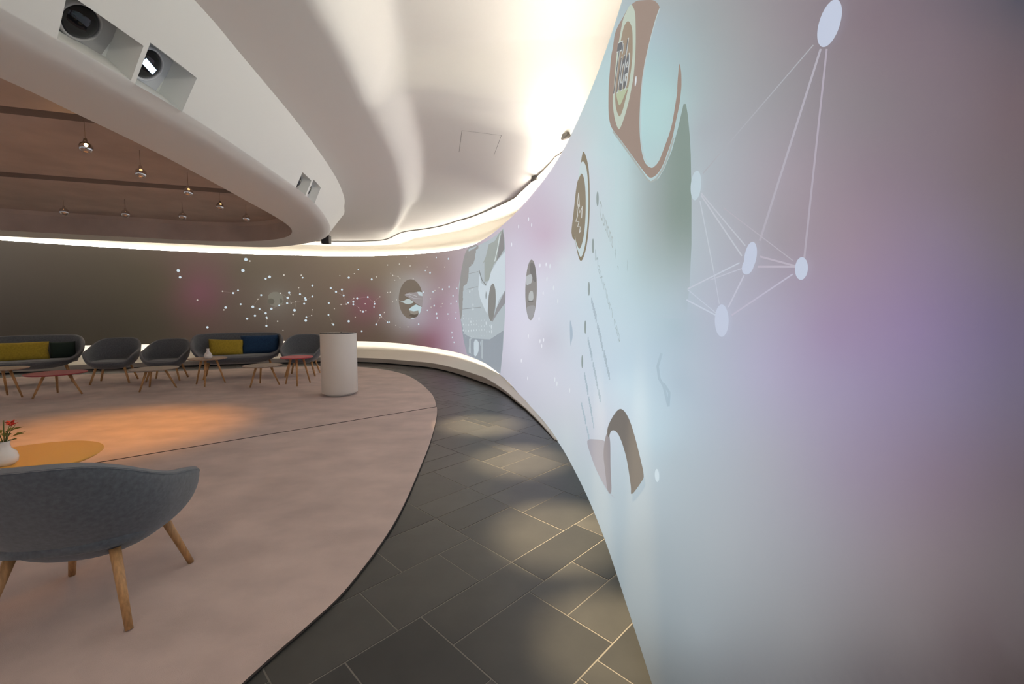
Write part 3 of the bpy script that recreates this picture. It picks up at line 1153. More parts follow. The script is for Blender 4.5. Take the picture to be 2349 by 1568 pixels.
seat_unit('armchair', 'blue-grey upholstered shell armchair with oak legs seen from behind beside the vase table', 'armchair', 'shell armchairs', ME_CHSHELL, ME_CHSEAT, CH_LEGS, (-1.985, 1.95, CZ), math.radians(12))
seat_unit('armchair', 'dark grey shell armchair standing next to the sofa with the single mustard cushion', 'armchair', 'shell armchairs', ME_CHSHELL, ME_CHSEAT, CH_LEGS, (-7.72, 8.22, CZ), math.radians(207), 1.03)
seat_unit('armchair', 'dark grey shell armchair behind the pale round coffee table', 'armchair', 'shell armchairs', ME_CHSHELL, ME_CHSEAT, CH_LEGS, (-6.92, 8.50, CZ), math.radians(202), 0.98)
seat_unit('armchair', 'grey shell armchair behind the rose-topped table, beside the white pedestal', 'armchair', 'shell armchairs', ME_CHSHELL, ME_CHSEAT, CH_LEGS, (-4.50, 9.12, CZ), math.radians(194), 1.05)
SOFA1 = (-9.15, 7.95, CZ)
SOFA2 = (-5.76, 8.98, CZ)
RZ1, RZ2 = math.radians(226), math.radians(211)
seat_unit('sofa', 'dark grey two-seat shell sofa with one mustard cushion between dark ones', 'sofa', 'shell sofas', ME_SOSHELL, ME_SOSEAT, SO_LEGS, SOFA1, RZ1, 1.03)
seat_unit('sofa', 'grey two-seat shell sofa holding a mustard and a petrol blue cushion', 'sofa', 'shell sofas', ME_SOSHELL, ME_SOSEAT, SO_LEGS, SOFA2, RZ2, 1.03)


def pillow(name, label, w, h, t, material, sofa, rz, local, tilt, sc, roll=0.0):
    n = 14
    V, F = [], []
    for side in (1, -1):
        for i in range(n + 1):
            for j in range(n + 1):
                x, z = -1 + 2 * i / n, -1 + 2 * j / n
                puff = (max(0, 1 - x ** 4) * max(0, 1 - z ** 4)) ** 0.5
                pin = 1 - 0.05 * (1 - abs(x)) * abs(z) - 0.05 * (1 - abs(z)) * abs(x)
                V.append((x * w / 2 * pin, side * t / 2 * puff, z * h / 2 * pin + h / 2))
    m1 = (n + 1) ** 2
    for s in (0, 1):
        for i in range(n):
            for j in range(n):
                a_ = s * m1 + i * (n + 1) + j
                f = (a_, a_ + 1, a_ + n + 2, a_ + n + 1)
                F.append(f if s == 0 else f[::-1])
    bm = bmesh.new()
    vs_ = [bm.verts.new(v) for v in V]
    for f in F:
        bm.faces.new([vs_[i] for i in f])
    bmesh.ops.remove_doubles(bm, verts=bm.verts, dist=1e-5)
    o = bm_obj(name, bm, material)
    M = Matrix.Translation(sofa) @ Matrix.Rotation(rz, 4, 'Z') @ Matrix.Translation(Vector(local) * sc) @ Matrix.Rotation(tilt, 4, 'X') @ Matrix.Rotation(roll, 4, 'Y')
    o.matrix_world = M
    return tag(o, label, 'cushion', 'sofa cushions')


pillow('cushion', 'long mustard yellow cushion alone between dark cushions on its sofa', 0.80, 0.36, 0.15, 'mustard', SOFA1, RZ1, (0.06, -0.06, 0.425), 0.28, 1.03)
pillow('cushion', 'dark green cushion in the sofa corner beside the long mustard one', 0.36, 0.34, 0.12, 'forest', SOFA1, RZ1, (-0.50, -0.12, 0.425), 0.28, 1.03)
pillow('cushion', 'navy cushion at the cut off end of the sofa beside the long mustard one', 0.42, 0.38, 0.13, 'navy', SOFA1, RZ1, (0.52, -0.14, 0.425), 0.28, 1.03)
pillow('cushion', 'mustard yellow cushion leaning next to the petrol blue one', 0.62, 0.35, 0.16, 'mustard', SOFA2, RZ2, (0.24, -0.10, 0.425), 0.30, 1.03, -0.05)
pillow('cushion', 'large petrol blue cushion leaning next to the mustard one', 0.74, 0.42, 0.17, 'petrol', SOFA2, RZ2, (-0.38, -0.14, 0.425), 0.28, 1.03)


def table(label, loc, dia, h, top_mat, rz=0.0, edge=0.02, leg_r=0.02, spread=0.86):
    t = thing('coffee_table', label, 'table', (loc[0], loc[1], CZ), rz, 'round coffee tables')
    r = dia / 2
    prof = [(0.0005, h - edge), (r * 0.96, h - edge), (r, h - edge * 0.4), (r, h - 0.003), (r - 0.004, h), (0.0005, h)]
    V, F = lathe(prof, 56)
    o = obj('table_top', V, F, top_mat, t)
    o.data.set_sharp_from_angle(angle=math.radians(35))
    for k in range(3):
        a_ = 2 * math.pi * k / 3
        V, F = tube([(r * 0.42 * math.cos(a_), r * 0.42 * math.sin(a_), h - edge), (r * spread * math.cos(a_), r * spread * math.sin(a_), 0.0)], [leg_r, leg_r * 0.62], 12)
        obj('leg', V, F, 'oak', t)
    return t


table('pale wood round coffee table in front of the second dark armchair', (-6.30, 7.46), 0.70, 0.37, 'ash_top', 0.45)
table('low red-brown round table in front of the sofa with one mustard cushion', (-7.45, 6.92), 0.74, 0.37, 'red_top', 0.3)
table('tall dusky wood round table at the cut off end of the sofa', (-8.10, 6.70), 0.64, 0.47, 'oak_pale', 0.15)
table('tall dusky wood round table holding the small white bottle vase', (-5.68, 7.92), 0.62, 0.50, 'oak_pale', 0.9)
table('low pale round table in front of the petrol blue cushion', (-4.62, 7.85), 0.64, 0.375, 'ash_top', 0.2)
table('rose red topped round table beside the white pedestal', (-4.03, 7.95), 0.56, 0.52, 'rose_top', 0.95)
table('orange lit round table beside the foreground armchair, vase of flowers on it', (-2.97, 2.50), 0.76, 0.49, 'yellow_top', 0.5)


def vase(name, label, loc, prof, cat='vase'):
    t = thing(name, label, cat, loc)
    V, F = lathe(prof, 28)
    obj('body', V, F, 'porcelain', t)
    return t


vase('bottle_vase', 'small white bottle vase standing alone on the tall table', (-5.58, 7.80, CZ + 0.50), [(0.0005, 0), (0.04, 0), (0.062, 0.02), (0.066, 0.055), (0.05, 0.10), (0.024, 0.135), (0.02, 0.165), (0.026, 0.185), (0.020, 0.185), (0.015, 0.15), (0.0005, 0.15)])
vx, vy = at(14, 1066, 0.51)
vase('bottle_vase', 'white porcelain vase with red flowers on the orange table', (vx, vy, CZ + 0.49), [(0.0005, 0), (0.032, 0), (0.05, 0.02), (0.053, 0.045), (0.046, 0.075), (0.026, 0.098), (0.022, 0.125), (0.025, 0.14), (0.020, 0.14), (0.017, 0.11), (0.0005, 0.11)])
bq = thing('flower_bouquet', 'small bunch of red flowers and yellow green leaves in the porcelain vase', 'flowers', (vx, vy, CZ + 0.49 + 0.11))
for k in range(7):
    a_ = k * 2.4
    tip_ = Vector((0.05 * math.cos(a_), 0.05 * math.sin(a_), 0.12 + 0.02 * (k % 3)))
    V, F = tube([(0, 0, 0), tip_ * 0.5 + Vector((0, 0, 0.02)), tip_], [0.002, 0.002, 0.0015], 6)
    obj('stem', V, F, 'stem', bq)
    if k % 2 == 0:
        for p in range(6):
            b_ = p * math.pi / 3 + k
            V = [tip_, tip_ + Vector((0.020 * math.cos(b_ - .45), 0.020 * math.sin(b_ - .45), 0.012)), tip_ + Vector((0.030 * math.cos(b_), 0.030 * math.sin(b_), 0.018)), tip_ + Vector((0.020 * math.cos(b_ + .45), 0.020 * math.sin(b_ + .45), 0.012))]
            obj('petal', V, [(0, 1, 2, 3)], 'petal', bq)
for k in range(16):
    a_ = k * 2.399
    rr_ = 0.035 + 0.045 * ((k * 37) % 10) / 10
    c_ = Vector((rr_ * math.cos(a_) * 0.5, rr_ * math.sin(a_) * 0.5, 0.03 + 0.06 * ((k * 53) % 10) / 10))
    d_ = Vector((math.cos(a_), math.sin(a_), 0.25)).normalized()
    s_ = d_.cross(Vector((0, 0, 1))).normalized()
    V = [c_, c_ + d_ * 0.03 + s_ * 0.014 + Vector((0, 0, 0.008)), c_ + d_ * 0.062, c_ + d_ * 0.03 - s_ * 0.014 + Vector((0, 0, 0.008)), c_ + d_ * 0.03]
    obj('leaf', V, [(0, 1, 4), (1, 2, 4), (2, 3, 4), (3, 0, 4)], 'leaf', bq)

# pedestal
pd = thing('pedestal', 'white cylindrical pedestal with a thin dark glass top on the carpet', 'pedestal', (-2.86, 7.02, CZ))
V, F = lathe([(0.0005, 0), (0.225, 0), (0.225, 0.035)], 72)
obj('plinth', V, F, 'pedestal_white', pd)
V, F = lathe([(0.225, 0.035), (0.278, 0.035), (0.281, 0.04), (0.281, 1.006), (0.278, 1.010), (0.27, 1.010)], 72)
o = obj('drum', V, F, 'pedestal_white', pd)
o.data.set_sharp_from_angle(angle=math.radians(40))
V, F = lathe([(0.27, 1.008), (0.281, 1.008), (0.281, 1.019), (0.0005, 1.019)], 72)
o = obj('glass_top', V, F, 'black_glass', pd)
o.data.set_sharp_from_angle(angle=math.radians(40))
obj('pen', *box(0.04, 0.05, -0.02, 0.02, 1.019, 1.030), 'black_plastic', pd, smooth=False)

# pendant lamps
PEND = [((197, 338), 2.86, True, 'lit glass ball pendant lamp with a bright orange light'), ((323, 397), 2.86, False, 'glass ball pendant lamp next to the lit one'),
        ((432, 440), 2.86, False, 'glass ball pendant lamp hanging in front of the long shadow slot'), ((505, 473), 2.90, False, 'glass ball pendant lamp near the slot end close to the ring'),
        ((147, 485), 2.88, False, 'far glass ball pendant lamp hanging before the sofa with the mustard cushion'), ((288, 490), 2.88, False, 'far glass ball pendant lamp above the first dark armchair'),
        ((419, 495), 2.88, False, 'far glass ball pendant lamp above the second dark armchair'), ((565, 500), 2.88, False, 'small far glass ball pendant lamp above the petrol cushion sofa')]
pend_loc = []
for k, ((u, v), z, lit, lab) in enumerate(PEND):
    x, y = at(u, v, z)
    pend_loc.append((x, y, z))
    rad = 0.050 if k < 4 else 0.055
    t = thing('pendant_lamp', lab, 'lamp', (x, y, z), group='ball pendant lamps')
    vsl = y - SL * (x + 5)
    topz = slot_profile(vsl) - z - 0.002
    V, F = tube([(0, 0, rad), (0, 0, topz)], 0.0022 if k < 4 else 0.003, 6)
    obj('cord', V, F, 'wire', t)
    V, F = lathe([(0.0005, rad + 0.03), (0.012, rad + 0.028), (0.018, rad), (0.020, rad - 0.012), (0.0005, rad - 0.012)], 16)
    obj('cap', V, F, 'chrome', t)
    prof = [(max(0.0005, rad * math.sin(math.pi * q / 14)), -rad * math.cos(math.pi * q / 14)) for q in range(15)]
    V, F = lathe(prof, 24)
    obj('globe', V, F, 'chrome' if not lit else 'chrome', t)
    prof = [(max(0.0005, 0.014 * math.sin(math.pi * q / 8)), -0.014 * math.cos(math.pi * q / 8)) for q in range(9)]
    V, F = lathe(prof, 12)
    o = obj('bulb_or_glint', V, F, 'bulb_lit' if lit else 'bulb_glint', t)  # real bulb on the lit lamp, glowing bead painted as a glint elsewhere
    o.location = (rad * 0.75, -rad * 0.72, rad * 0.15) if lit else (rad * 0.55, -rad * 0.60, rad * 0.45)
    if k > 3:
        o.scale = (0.35, 0.35, 0.35)

WARM = (1.0, 0.42, 0.045)
spot('carpet_beam', (pend_loc[2][0] - 0.1, pend_loc[2][1] - 0.2, 2.80), (-4.62, 4.80, 0), SPOT_CARPET, WARM, 68, 0.9, 0.08)
spot('table_beam', (pend_loc[0][0] + 0.1, pend_loc[0][1] - 0.15, 2.74), (-3.2, 2.7, 0.5), SPOT_TABLE, WARM, 36, 0.8, 0.05)

# ------------------------------------------------------------------ projected motifs on the screen wall
def wall_pt(u, v, lift):
    i, t, z = hit(XY_W, u, v)
    k, f = int(i) % NT, i - int(i)
    k2 = (k + 1) % NT
    p = XY_W[k] * (1 - f) + XY_W[k2] * f
    n_ = N_W[k] * (1 - f) + N_W[k2] * f
    z = min(max(z, float(Z_BOT[k]) + 0.002), Z_TOP - 0.002)
    return (p[0] + n_[0] * lift, p[1] + n_[1] * lift, z)


def decal(name, poly, color, layer=1, smooth=True, grid=14.0, par=None):
    P = np.asarray(poly, float)
    if smooth and len(P) > 4:
        P = catmull(P, 4)
    lo, hi = P.min(0), P.max(0)
    ptsin = []
    g = max(grid, (hi - lo).max() / 24)
    for x in np.arange(lo[0] + g / 2, hi[0], g):
        for y in np.arange(lo[1] + g / 2, hi[1], g):
            ptsin.append((x, y))
    n = len(P)
    vin = [Vector(p) for p in P] + [Vector(p) for p in ptsin]
    ov, oe, of, *_ = delaunay_2d_cdt(vin, [(i, (i + 1) % n) for i in range(n)], [list(range(n))], 2, 1e-4)
    V = [wall_pt(p[0], p[1], 0.0022 * layer) for p in ov]
    o = obj(name, V, of, 'projected_picture', par or wall, smooth=False)
    set_picture(o, np.tile(lin(color), (len(V), 1)))
    return o


def stroke(P, w):
    """polyline in photo points -> quad strip verts"""
    P = np.asarray(P, float)
    Q = []
    for k in range(len(P) - 1):
        n = max(2, int(np.hypot(*(P[k + 1] - P[k])) / 14))
        for s in range(n):
            Q.append(P[k] + (P[k + 1] - P[k]) * s / n)
    Q.append(P[-1])
    Q = np.array(Q)
    V, F = [], []
    for k in range(len(Q)):
        d = Q[min(k + 1, len(Q) - 1)] - Q[max(k - 1, 0)]
        d /= np.linalg.norm(d) + 1e-9
        nrm = np.array([-d[1], d[0]]) * w / 2
        V += [Q[k] - nrm, Q[k] + nrm]
    for k in range(len(Q) - 1):
        F.append((2 * k, 2 * k + 1, 2 * k + 3, 2 * k + 2))
    return V, F


def strokes(name, items, layer, par=None):
    """items: (points, width, colour) -> one mesh"""
    VV, FF, CC = [], [], []
    for P, w, c in items:
        V, F = stroke(P, w)
        n0 = len(VV)
        VV += [wall_pt(p[0], p[1], 0.0022 * layer) for p in V]
        FF += [tuple(n0 + i for i in f) for f in F]
        CC += [lin(c)] * len(V)
    o = obj(name, VV, FF, 'projected_picture', par or wall, smooth=False)
    set_picture(o, CC)
    return o


def ell(cx, cy, rx, ry, rot=0, n=28):
    t = np.linspace(0, 2 * math.pi, n, endpoint=False)
    x, y = rx * np.cos(t), ry * np.sin(t)
    c_, s_ = math.cos(math.radians(rot)), math.sin(math.radians(rot))
    return np.stack([cx + x * c_ - y * s_, cy + x * s_ + y * c_], 1)


def X(o, s, P):
    return [(o[0] + x * s, o[1] + y * s) for x, y in P]


def dots(name, items, layer, par=None):
    """items: (u, v, radius px, colour); round spots on the wall surface"""
    VV, FF, CC = [], [], []
    for u, v, r, c in items:
        i, t, z = hit(XY_W, u, v)
        k, f = int(i) % NT, i - int(i)
        p = XY_W[k] * (1 - f) + XY_W[(k + 1) % NT] * f
        tg_ = np.array([N_W[k][1], -N_W[k][0]])
        rm = r * np.hypot(*p) / FPX
        n0 = len(VV)
        lift = 0.0022 * layer
        VV.append((p[0] + N_W[k][0] * lift, p[1] + N_W[k][1] * lift, z))
        ns = 14
        for q in range(ns):
            a_ = 2 * math.pi * q / ns
            VV.append((p[0] + tg_[0] * rm * math.cos(a_) + N_W[k][0] * lift, p[1] + tg_[1] * rm * math.cos(a_) + N_W[k][1] * lift, z + rm * math.sin(a_)))
        for q in range(ns):
            FF.append((n0, n0 + 1 + q, n0 + 1 + (q + 1) % ns))
        CC += [lin(c)] * (ns + 1)
    o = obj(name, VV, FF, 'projected_picture', par or wall, smooth=False)
    set_picture(o, CC)
    return o


def lettering(name, text, bl, br, tl, color, layer, weight=0.0, par=None, shear=0.0):
    cu = bpy.data.curves.new(name, 'FONT')
    cu.body = text
    cu.offset = weight
    cu.shear = shear
    cu.resolution_u = 4
    to = bpy.data.objects.new(name, cu)
    COL.objects.link(to)
    bpy.context.view_layer.update()
    dg = bpy.context.evaluated_depsgraph_get()
    me = bpy.data.meshes.new_from_object(to.evaluated_get(dg))
    bpy.data.objects.remove(to)
    co = np.array([v.co[:2] for v in me.vertices])
    lo, hi = co.min(0), co.max(0)
    q = (co - lo) / (hi - lo)
    bl, br, tl = map(np.array, (bl, br, tl))
    px = bl + q[:, :1] * (br - bl) + q[:, 1:] * (tl - bl)
    V = [wall_pt(p[0], p[1], 0.0022 * layer) for p in px]
    F = [tuple(f.vertices) for f in me.polygons]
    bpy.data.meshes.remove(me)
    o = obj(name, V, F, 'projected_picture', par or wall, smooth=False)
    set_picture(o, np.tile(lin(color), (len(V), 1)))
    return o


cA = ((1380, 0), 0.14027)
cB = ((1380, 200), 0.15306)
cC = ((1290, 330), 0.1978)
cD = ((1290, 620), 0.2422)
cE = ((1300, 860), 0.1913)
cF = ((1560, 380), 0.26154)
cG = ((1040, 500), 0.2552)
cH = ((900, 620), 0.08287)
c1 = ((360, 580), 0.15326)
c2 = ((700, 580), 0.15326)

# bottle body behind the label
body_px = X(*cB, [(190, 660), (440, 1000), (700, 1370), (765, 1420), (860, 1370), (950, 1220), (1060, 960), (1160, 600), (1240, 250), (1275, 250), (1305, 420), (1330, 700), (1348, 1000), (1355, 1400)]) + [(1588, 470), (1588, 560), (1584, 650), (1576, 730), (1480, 730), (1415, 640), (1412, 480)]
o = decal('projected_bottle', body_px, (150, 160, 158), 1, smooth=False, grid=7)
qv = np.array([v.co[:] for v in o.data.vertices])
qu, qy, _ = to_px(qv)
al = sstep((qu - 1420) / 85) * (1 - sstep((qy - 470) / 260)) * 0.97
al = np.where(qy < 400, np.maximum(al, 0.85 * sstep((qu - 1425) / 60)), al)
tgt = np.array(lin((134, 150, 142)))
tg2 = np.array(lin((160, 172, 172)))
mixv = sstep((qu - 1480) / 80)[:, None]
cc_ = bg_color(qu, qy) * (1 - al[:, None]) + (tg2 * (1 - mixv) + tgt * mixv) * al[:, None]
o.data.color_attributes.remove(o.data.color_attributes['picture'])
set_picture(o, cc_)
# bottle label with its ribbon
rib = (X(*cA, [(440, 150), (360, 290), (290, 410), (230, 560), (200, 760), (170, 920), (150, 1130), (130, 1400)])
       + X(*cB, [(115, 100), (115, 350), (130, 500), (165, 610), (250, 725), (400, 925), (550, 1130), (690, 1310), (760, 1355), (850, 1300), (930, 1180), (1000, 1000), (1080, 760), (1140, 480), (1190, 250), (1215, 30)])
       + X(*cA, [(1330, 1350), (1325, 1180), (1300, 1040), (1275, 1220), (1260, 1420)])
       + X(*cB, [(1150, 100), (1090, 480), (1040, 680), (960, 900), (880, 1100), (810, 1185), (760, 1205), (690, 1160), (640, 1060), (600, 850), (585, 600), (590, 300), (605, 50)])
       + X(*cA, [(690, 1250), (730, 1000), (790, 740), (850, 500), (910, 280), (970, 130), (880, 10), (700, 3), (560, 30)]))
decal('projected_label', rib, (156, 139, 128), 2)
strokes('projected_label_edge', [(X(*cB, [(190, 660), (300, 810), (440, 1000), (590, 1210), (700, 1370), (765, 1420), (850, 1370), (950, 1220), (1040, 1000), (1110, 760)]), 4.0, (168, 176, 172)),
                                 (X(*cA, [(985, 130), (925, 290), (862, 510), (800, 750), (742, 1010), (700, 1260), (676, 1500)]) + X(*cB, [(612, 300), (606, 600), (620, 840), (660, 1040), (705, 1130), (765, 1165)]), 2.4, (184, 198, 200))], 3)
decal('projected_logo_ring', X(*cA, [(510, 75), (430, 200), (375, 340), (325, 600), (275, 900), (245, 1200), (222, 1480)]) + X(*cB, [(190, 180), (203, 360), (235, 520), (285, 630), (335, 540), (395, 360), (445, 170), (475, 20)]) + X(*cA, [(560, 1200), (588, 800), (590, 450), (575, 190)]), (188, 200, 186), 4)
decal('projected_logo_field', X(*cA, [(475, 345), (410, 420), (365, 590), (315, 880), (280, 1180), (258, 1460)]) + X(*cB, [(236, 200), (252, 330), (300, 435), (350, 340), (400, 150), (430, 30)]) + X(*cA, [(505, 1250), (543, 950), (548, 650), (535, 450)]), (157, 142, 124), 5)
decal('projected_logo_glow', X(*cA, [(300, 1480), (470, 1440)]) + X(*cB, [(410, 60), (350, 200), (305, 270), (270, 170), (255, 80)]), (178, 190, 160), 6)
lettering('projected_lettering', 'Tide', (1410, 220), (1445, 204), (1424, 98), (196, 202, 200), 7, weight=0.03, shear=0.15)
lettering('projected_lettering', 'Tide', (1411, 218), (1444, 203), (1425, 100), (112, 114, 116), 8, weight=0.012, shear=0.15)
decal('projected_dot', ell(1469, 186, 2.0, 12, 6), (215, 222, 226), 9)
# second logo
decal('projected_badge', X(*cC, [(245, 90), (285, 170), (312, 330), (321, 600), (315, 900), (290, 1150), (250, 1310), (215, 1355), (185, 1290), (150, 1130), (112, 1040), (150, 720), (190, 400), (215, 230)]), (138, 128, 108), 1)
decal('projected_badge_ring', X(*cC, [(250, 205), (285, 280), (304, 450), (309, 700), (297, 950), (268, 1180), (225, 1310), (190, 1250), (150, 1075), (150, 720), (190, 400), (215, 240)]), (198, 212, 214), 2)
decal('projected_badge_field', X(*cC, [(235, 345), (265, 420), (280, 600), (278, 850), (255, 1080), (210, 1215), (170, 1140), (150, 1055), (114, 1030), (140, 780), (175, 480), (205, 390)]), (142, 132, 114), 3)
strokes('projected_script', [(X(*cC, [(200, 565), (188, 690), (212, 730), (203, 600), (200, 565)]), 1.6, (205, 205, 200)), (X(*cC, [(190, 700), (215, 800), (245, 720), (235, 860)]), 2.0, (200, 200, 196)), (X(*cC, [(182, 745), (190, 830), (168, 900), (205, 900), (190, 960), (222, 960), (208, 1035), (228, 1000)]), 1.8, (200, 200, 196))], 4)
# bullet list
for (u, v, rx, ry) in ((1371.5, 456, 2.8, 17), (1361, 564, 2.7, 17), (1351.6, 662, 2.4, 16), (1343.3, 750, 2.3, 15.5), (1336.2, 829, 2.0, 15)):
    decal('projected_bullet', ell(u, v, rx, ry), (150, 162, 162), 1)
lettering('projected_lettering', 'Cottons', (1377, 495), (1407, 572), (1376, 454), (168, 180, 180), 1)
lettering('projected_lettering', 'Maximum cap', (1366, 604), (1423, 797), (1366, 570), (166, 182, 186), 1)


def scribble(p0, p1, h, n):
    out = []
    p0, p1 = np.array(p0, float), np.array(p1, float)
    for k in range(n):
        if k % 9 == 7:
            continue
        a_ = p0 + (p1 - p0) * (k + 0.5) / n
        hh = h * (0.6 + 0.4 * ((k * 29) % 7) / 7)
        out.append(([a_, a_ + np.array([0.2, -hh])], 2.2, (172, 188, 198)))
        out.append(([a_ + np.array([0, -hh * 0.5]), p0 + (p1 - p0) * (k + 1.3) / n + np.array([0, -hh * 0.4])], 2.0, (178, 194, 204)))
    return out


strokes('projected_text_line', scribble((1357, 692), (1401, 882), 22, 26), 1)
strokes('projected_text_line', scribble((1349, 780), (1378, 925), 18, 20), 1)
strokes('projected_text_line', scribble((1341, 860), (1363, 985), 16, 18), 1)
strokes('projected_text_line', scribble((1334, 928), (1352, 1010), 14, 12), 1)
strokes('projected_outline', [([(1419, 552), (1412, 577), (1417, 607), (1433, 660), (1439, 622), (1441, 603), (1432, 571), (1419, 552)], 1.8, (170, 190, 194))], 1)
strokes('projected_shadow', [([(1519, 810), (1510, 840), (1514, 868), (1524, 885), (1530, 910), (1535, 932)], 6, (172, 192, 204)), ([(1524, 880), (1537, 900), (1535, 930)], 6, (170, 190, 202))], 1)
decal('projected_smudge', X(*cD, [(75, 470), (95, 540), (100, 620), (88, 680), (80, 710), (74, 600)]), (170, 186, 200), 1)
# measuring cap
decal('projected_cap_shade', X(*cE, [(250, 790), (350, 770), (470, 800), (500, 950), (515, 1380), (590, 1470), (500, 1390), (380, 1180), (300, 980)]), (172, 170, 177), 1)
decal('projected_cap_shade', X(*cE, [(470, 760), (505, 690), (530, 800), (535, 1100), (545, 1395), (500, 1380), (470, 1150), (450, 950)]), (152, 147, 150), 2)
decal('projected_cap', X(*cE, [(655, 405), (710, 435), (770, 540), (830, 720), (900, 990), (942, 1190), (920, 1270), (800, 1425), (785, 1320), (742, 1040), (692, 850), (640, 720), (590, 665), (545, 672), (520, 740), (503, 720), (503, 640), (540, 545), (600, 450)]), (122, 117, 111), 3, grid=10)
decal('projected_dot', ell(1508.5, 1090, 5, 15, -3), (208, 222, 228), 1)

# big network dots and lines
net = [ell(1602, 425, 12, 34, 5), ell(1729, 588, 14, 34, 10), ell(1723, 610, 13, 20, 20), ell(1847.5, 615.5, 15, 26, 4), ell(1662, 735, 16, 37, 0), ell(1913, 53, 24, 57, 18)]
for k, e in enumerate(net):
    decal('projected_dot', e, (194, 202, 220) if k else (190, 206, 214), 3, grid=9)
for a_, b_, w, c in (((1889, 112), (1748, 552), 5.0, (178, 174, 184)), ((1903, 112), (1851, 592), 4.6, (176, 168, 180)), ((1872, 103), (1616, 398), 2.4, (172, 174, 180))):
    strokes('projected_line', [([a_, b_], w, c)], 2)
for a_, b_, w in (((200, 240), (590, 700), 3), ((200, 260), (560, 790), 3.4), ((190, 310), (310, 920), 2.4), ((310, 920), (360, 1210), 2.0), ((400, 370), (1010, 830), 2.2), ((720, 795), (1040, 880), 4.2), ((700, 885), (1040, 885), 4.6),
                  ((580, 960), (440, 1240), 3.4), ((1010, 950), (470, 1310), 3.4), ((540, 850), (80, 1080), 3.0), ((560, 900), (280, 1000), 2.4), ((70, 1175), (330, 1310), 3.2), ((80, 1085), (330, 1290), 2.0)):
    P = X(*cF, [a_, b_])
    mu = ((P[0][0] + P[1][0]) / 2, (P[0][1] + P[1][1]) / 2)
    base_c = bg_color(*mu)[0]
    c = tuple(min(255, 255 * (1.055 * q ** (1 / 2.4) - 0.055) + 7 + 3.2 * w) for q in base_c)
    strokes('projected_line', [(P, w, c)], 2)

# street picture with the parked car
car = decal('projected_street_picture', X(*cG, [(452, 90), (465, 250), (470, 450), (470, 700), (460, 950), (445, 1180), (424, 1398), (380, 1372), (300, 1312), (200, 1262), (122, 1222), (92, 1090), (65, 900), (48, 780), (50, 600), (72, 480), (102, 350), (122, 283), (225, 245), (330, 192), (415, 130)]), (178, 188, 193), 1, smooth=False, grid=8)
decal('projected_street_shadow', X(*cG, [(122, 285), (225, 246), (190, 380), (130, 560), (95, 720), (72, 900), (58, 860), (50, 700), (72, 480)]), (150, 149, 147), 2)
decal('projected_street_road', X(*cG, [(66, 900), (100, 1040), (170, 1080), (330, 1090), (452, 1010), (445, 1180), (424, 1396), (300, 1310), (122, 1220), (92, 1090)]), (152, 160, 168), 2, smooth=False)
decal('projected_car_glass', X(*cG, [(448, 100), (418, 128), (375, 205), (320, 235), (292, 350), (252, 440), (252, 510), (272, 575), (322, 560), (362, 420), (432, 330), (460, 270)]), (160, 167, 163), 2, smooth=False)
decal('projected_car_body', X(*cG, [(468, 300), (400, 380), (342, 480), (322, 560), (290, 612), (252, 580), (238, 500), (226, 640), (242, 720), (280, 810), (308, 866), (318, 700), (352, 590), (382, 640), (386, 815), (412, 735), (469, 645)]), (202, 213, 220), 3, smooth=False)
decal('projected_car_pillar', X(*cG, [(446, 104), (425, 180), (392, 385), (430, 330), (462, 275), (460, 180)]), (140, 140, 140), 3, smooth=False)
strokes('projected_car_trim', [(X(*cG, [(424, 140), (400, 280), (375, 390)]), 2.0, (205, 215, 215)), (X(*cG, [(235, 470), (262, 560), (300, 605)]), 1.6, (125, 128, 128)), (X(*cG, [(118, 640), (222, 615)]), 1.2, (150, 155, 158)), (X(*cG, [(140, 500), (228, 480)]), 1.2, (150, 155, 158)), (X(*cG, [(78, 818), (250, 800)]), 1.4, (145, 150, 154))], 4)
decal('projected_car_wheel', X(*cG, ell(350, 755, 33, 168, 3)), (138, 138, 135), 4)
decal('projected_car_lamp', X(*cG, ell(290, 700, 12, 45, 4)), (150, 158, 162), 4)
decal('projected_street_shadow', X(*cG, [(388, 815), (469, 648), (468, 762), (402, 852), (352, 935), (335, 900), (372, 870)]), (150, 150, 153), 3, smooth=False)
decal('projected_bag', X(*cG, [(160, 1112), (210, 1090), (250, 1112), (232, 1200), (195, 1245), (155, 1228)]), (198, 210, 217), 3)
sp_ = []
for k in range(46):
    x = 90 + (k * 71) % 260
    y = 880 + (k * 47) % 190 - max(0, (130 - x)) * 0.2
    if x + (y - 880) * 0.3 > 380:
        continue
    P = X(*cG, [(x, y)])[0]
    sp_.append((P[0], P[1], 1.0 + (k % 4) * 0.5, (205, 214, 218)))
for x, y, r in ((298, 945, 4), (345, 975, 5), (348, 1020, 4.5), (160, 930, 3), (150, 660, 3.5), (170, 640, 3), (180, 780, 3.5), (180, 815, 4)):
    P = X(*cG, [(x, y)])[0]
    sp_.append((P[0], P[1], r, (208, 216, 220)))
dots('projected_sparkle', sp_, 4)
# small oval picture
decal('projected_shop_picture', X(*cG, ell(700, 645, 52, 272, 1)), (146, 143, 140), 1, grid=6)
decal('projected_shop_light', X(*cG, [(662, 520), (712, 508), (706, 575), (690, 590), (662, 600), (655, 560)]), (186, 190, 192), 2)
decal('projected_shop_light', X(*cG, [(682, 680), (700, 655), (718, 665), (720, 730), (682, 738)]), (184, 188, 188), 2)
decal('projected_shop_shade', X(*cG, [(700, 400), (735, 430), (748, 560), (720, 560), (690, 470)]), (126, 124, 122), 2)
strokes('projected_shop_line', [(X(*cG, [(676, 748), (722, 748)]), 2.0, (120, 118, 116))], 3)
decal('projected_shop_shade', X(*cG, [(664, 800), (735, 790), (720, 880), (695, 912), (672, 880)]), (160, 160, 162), 2)
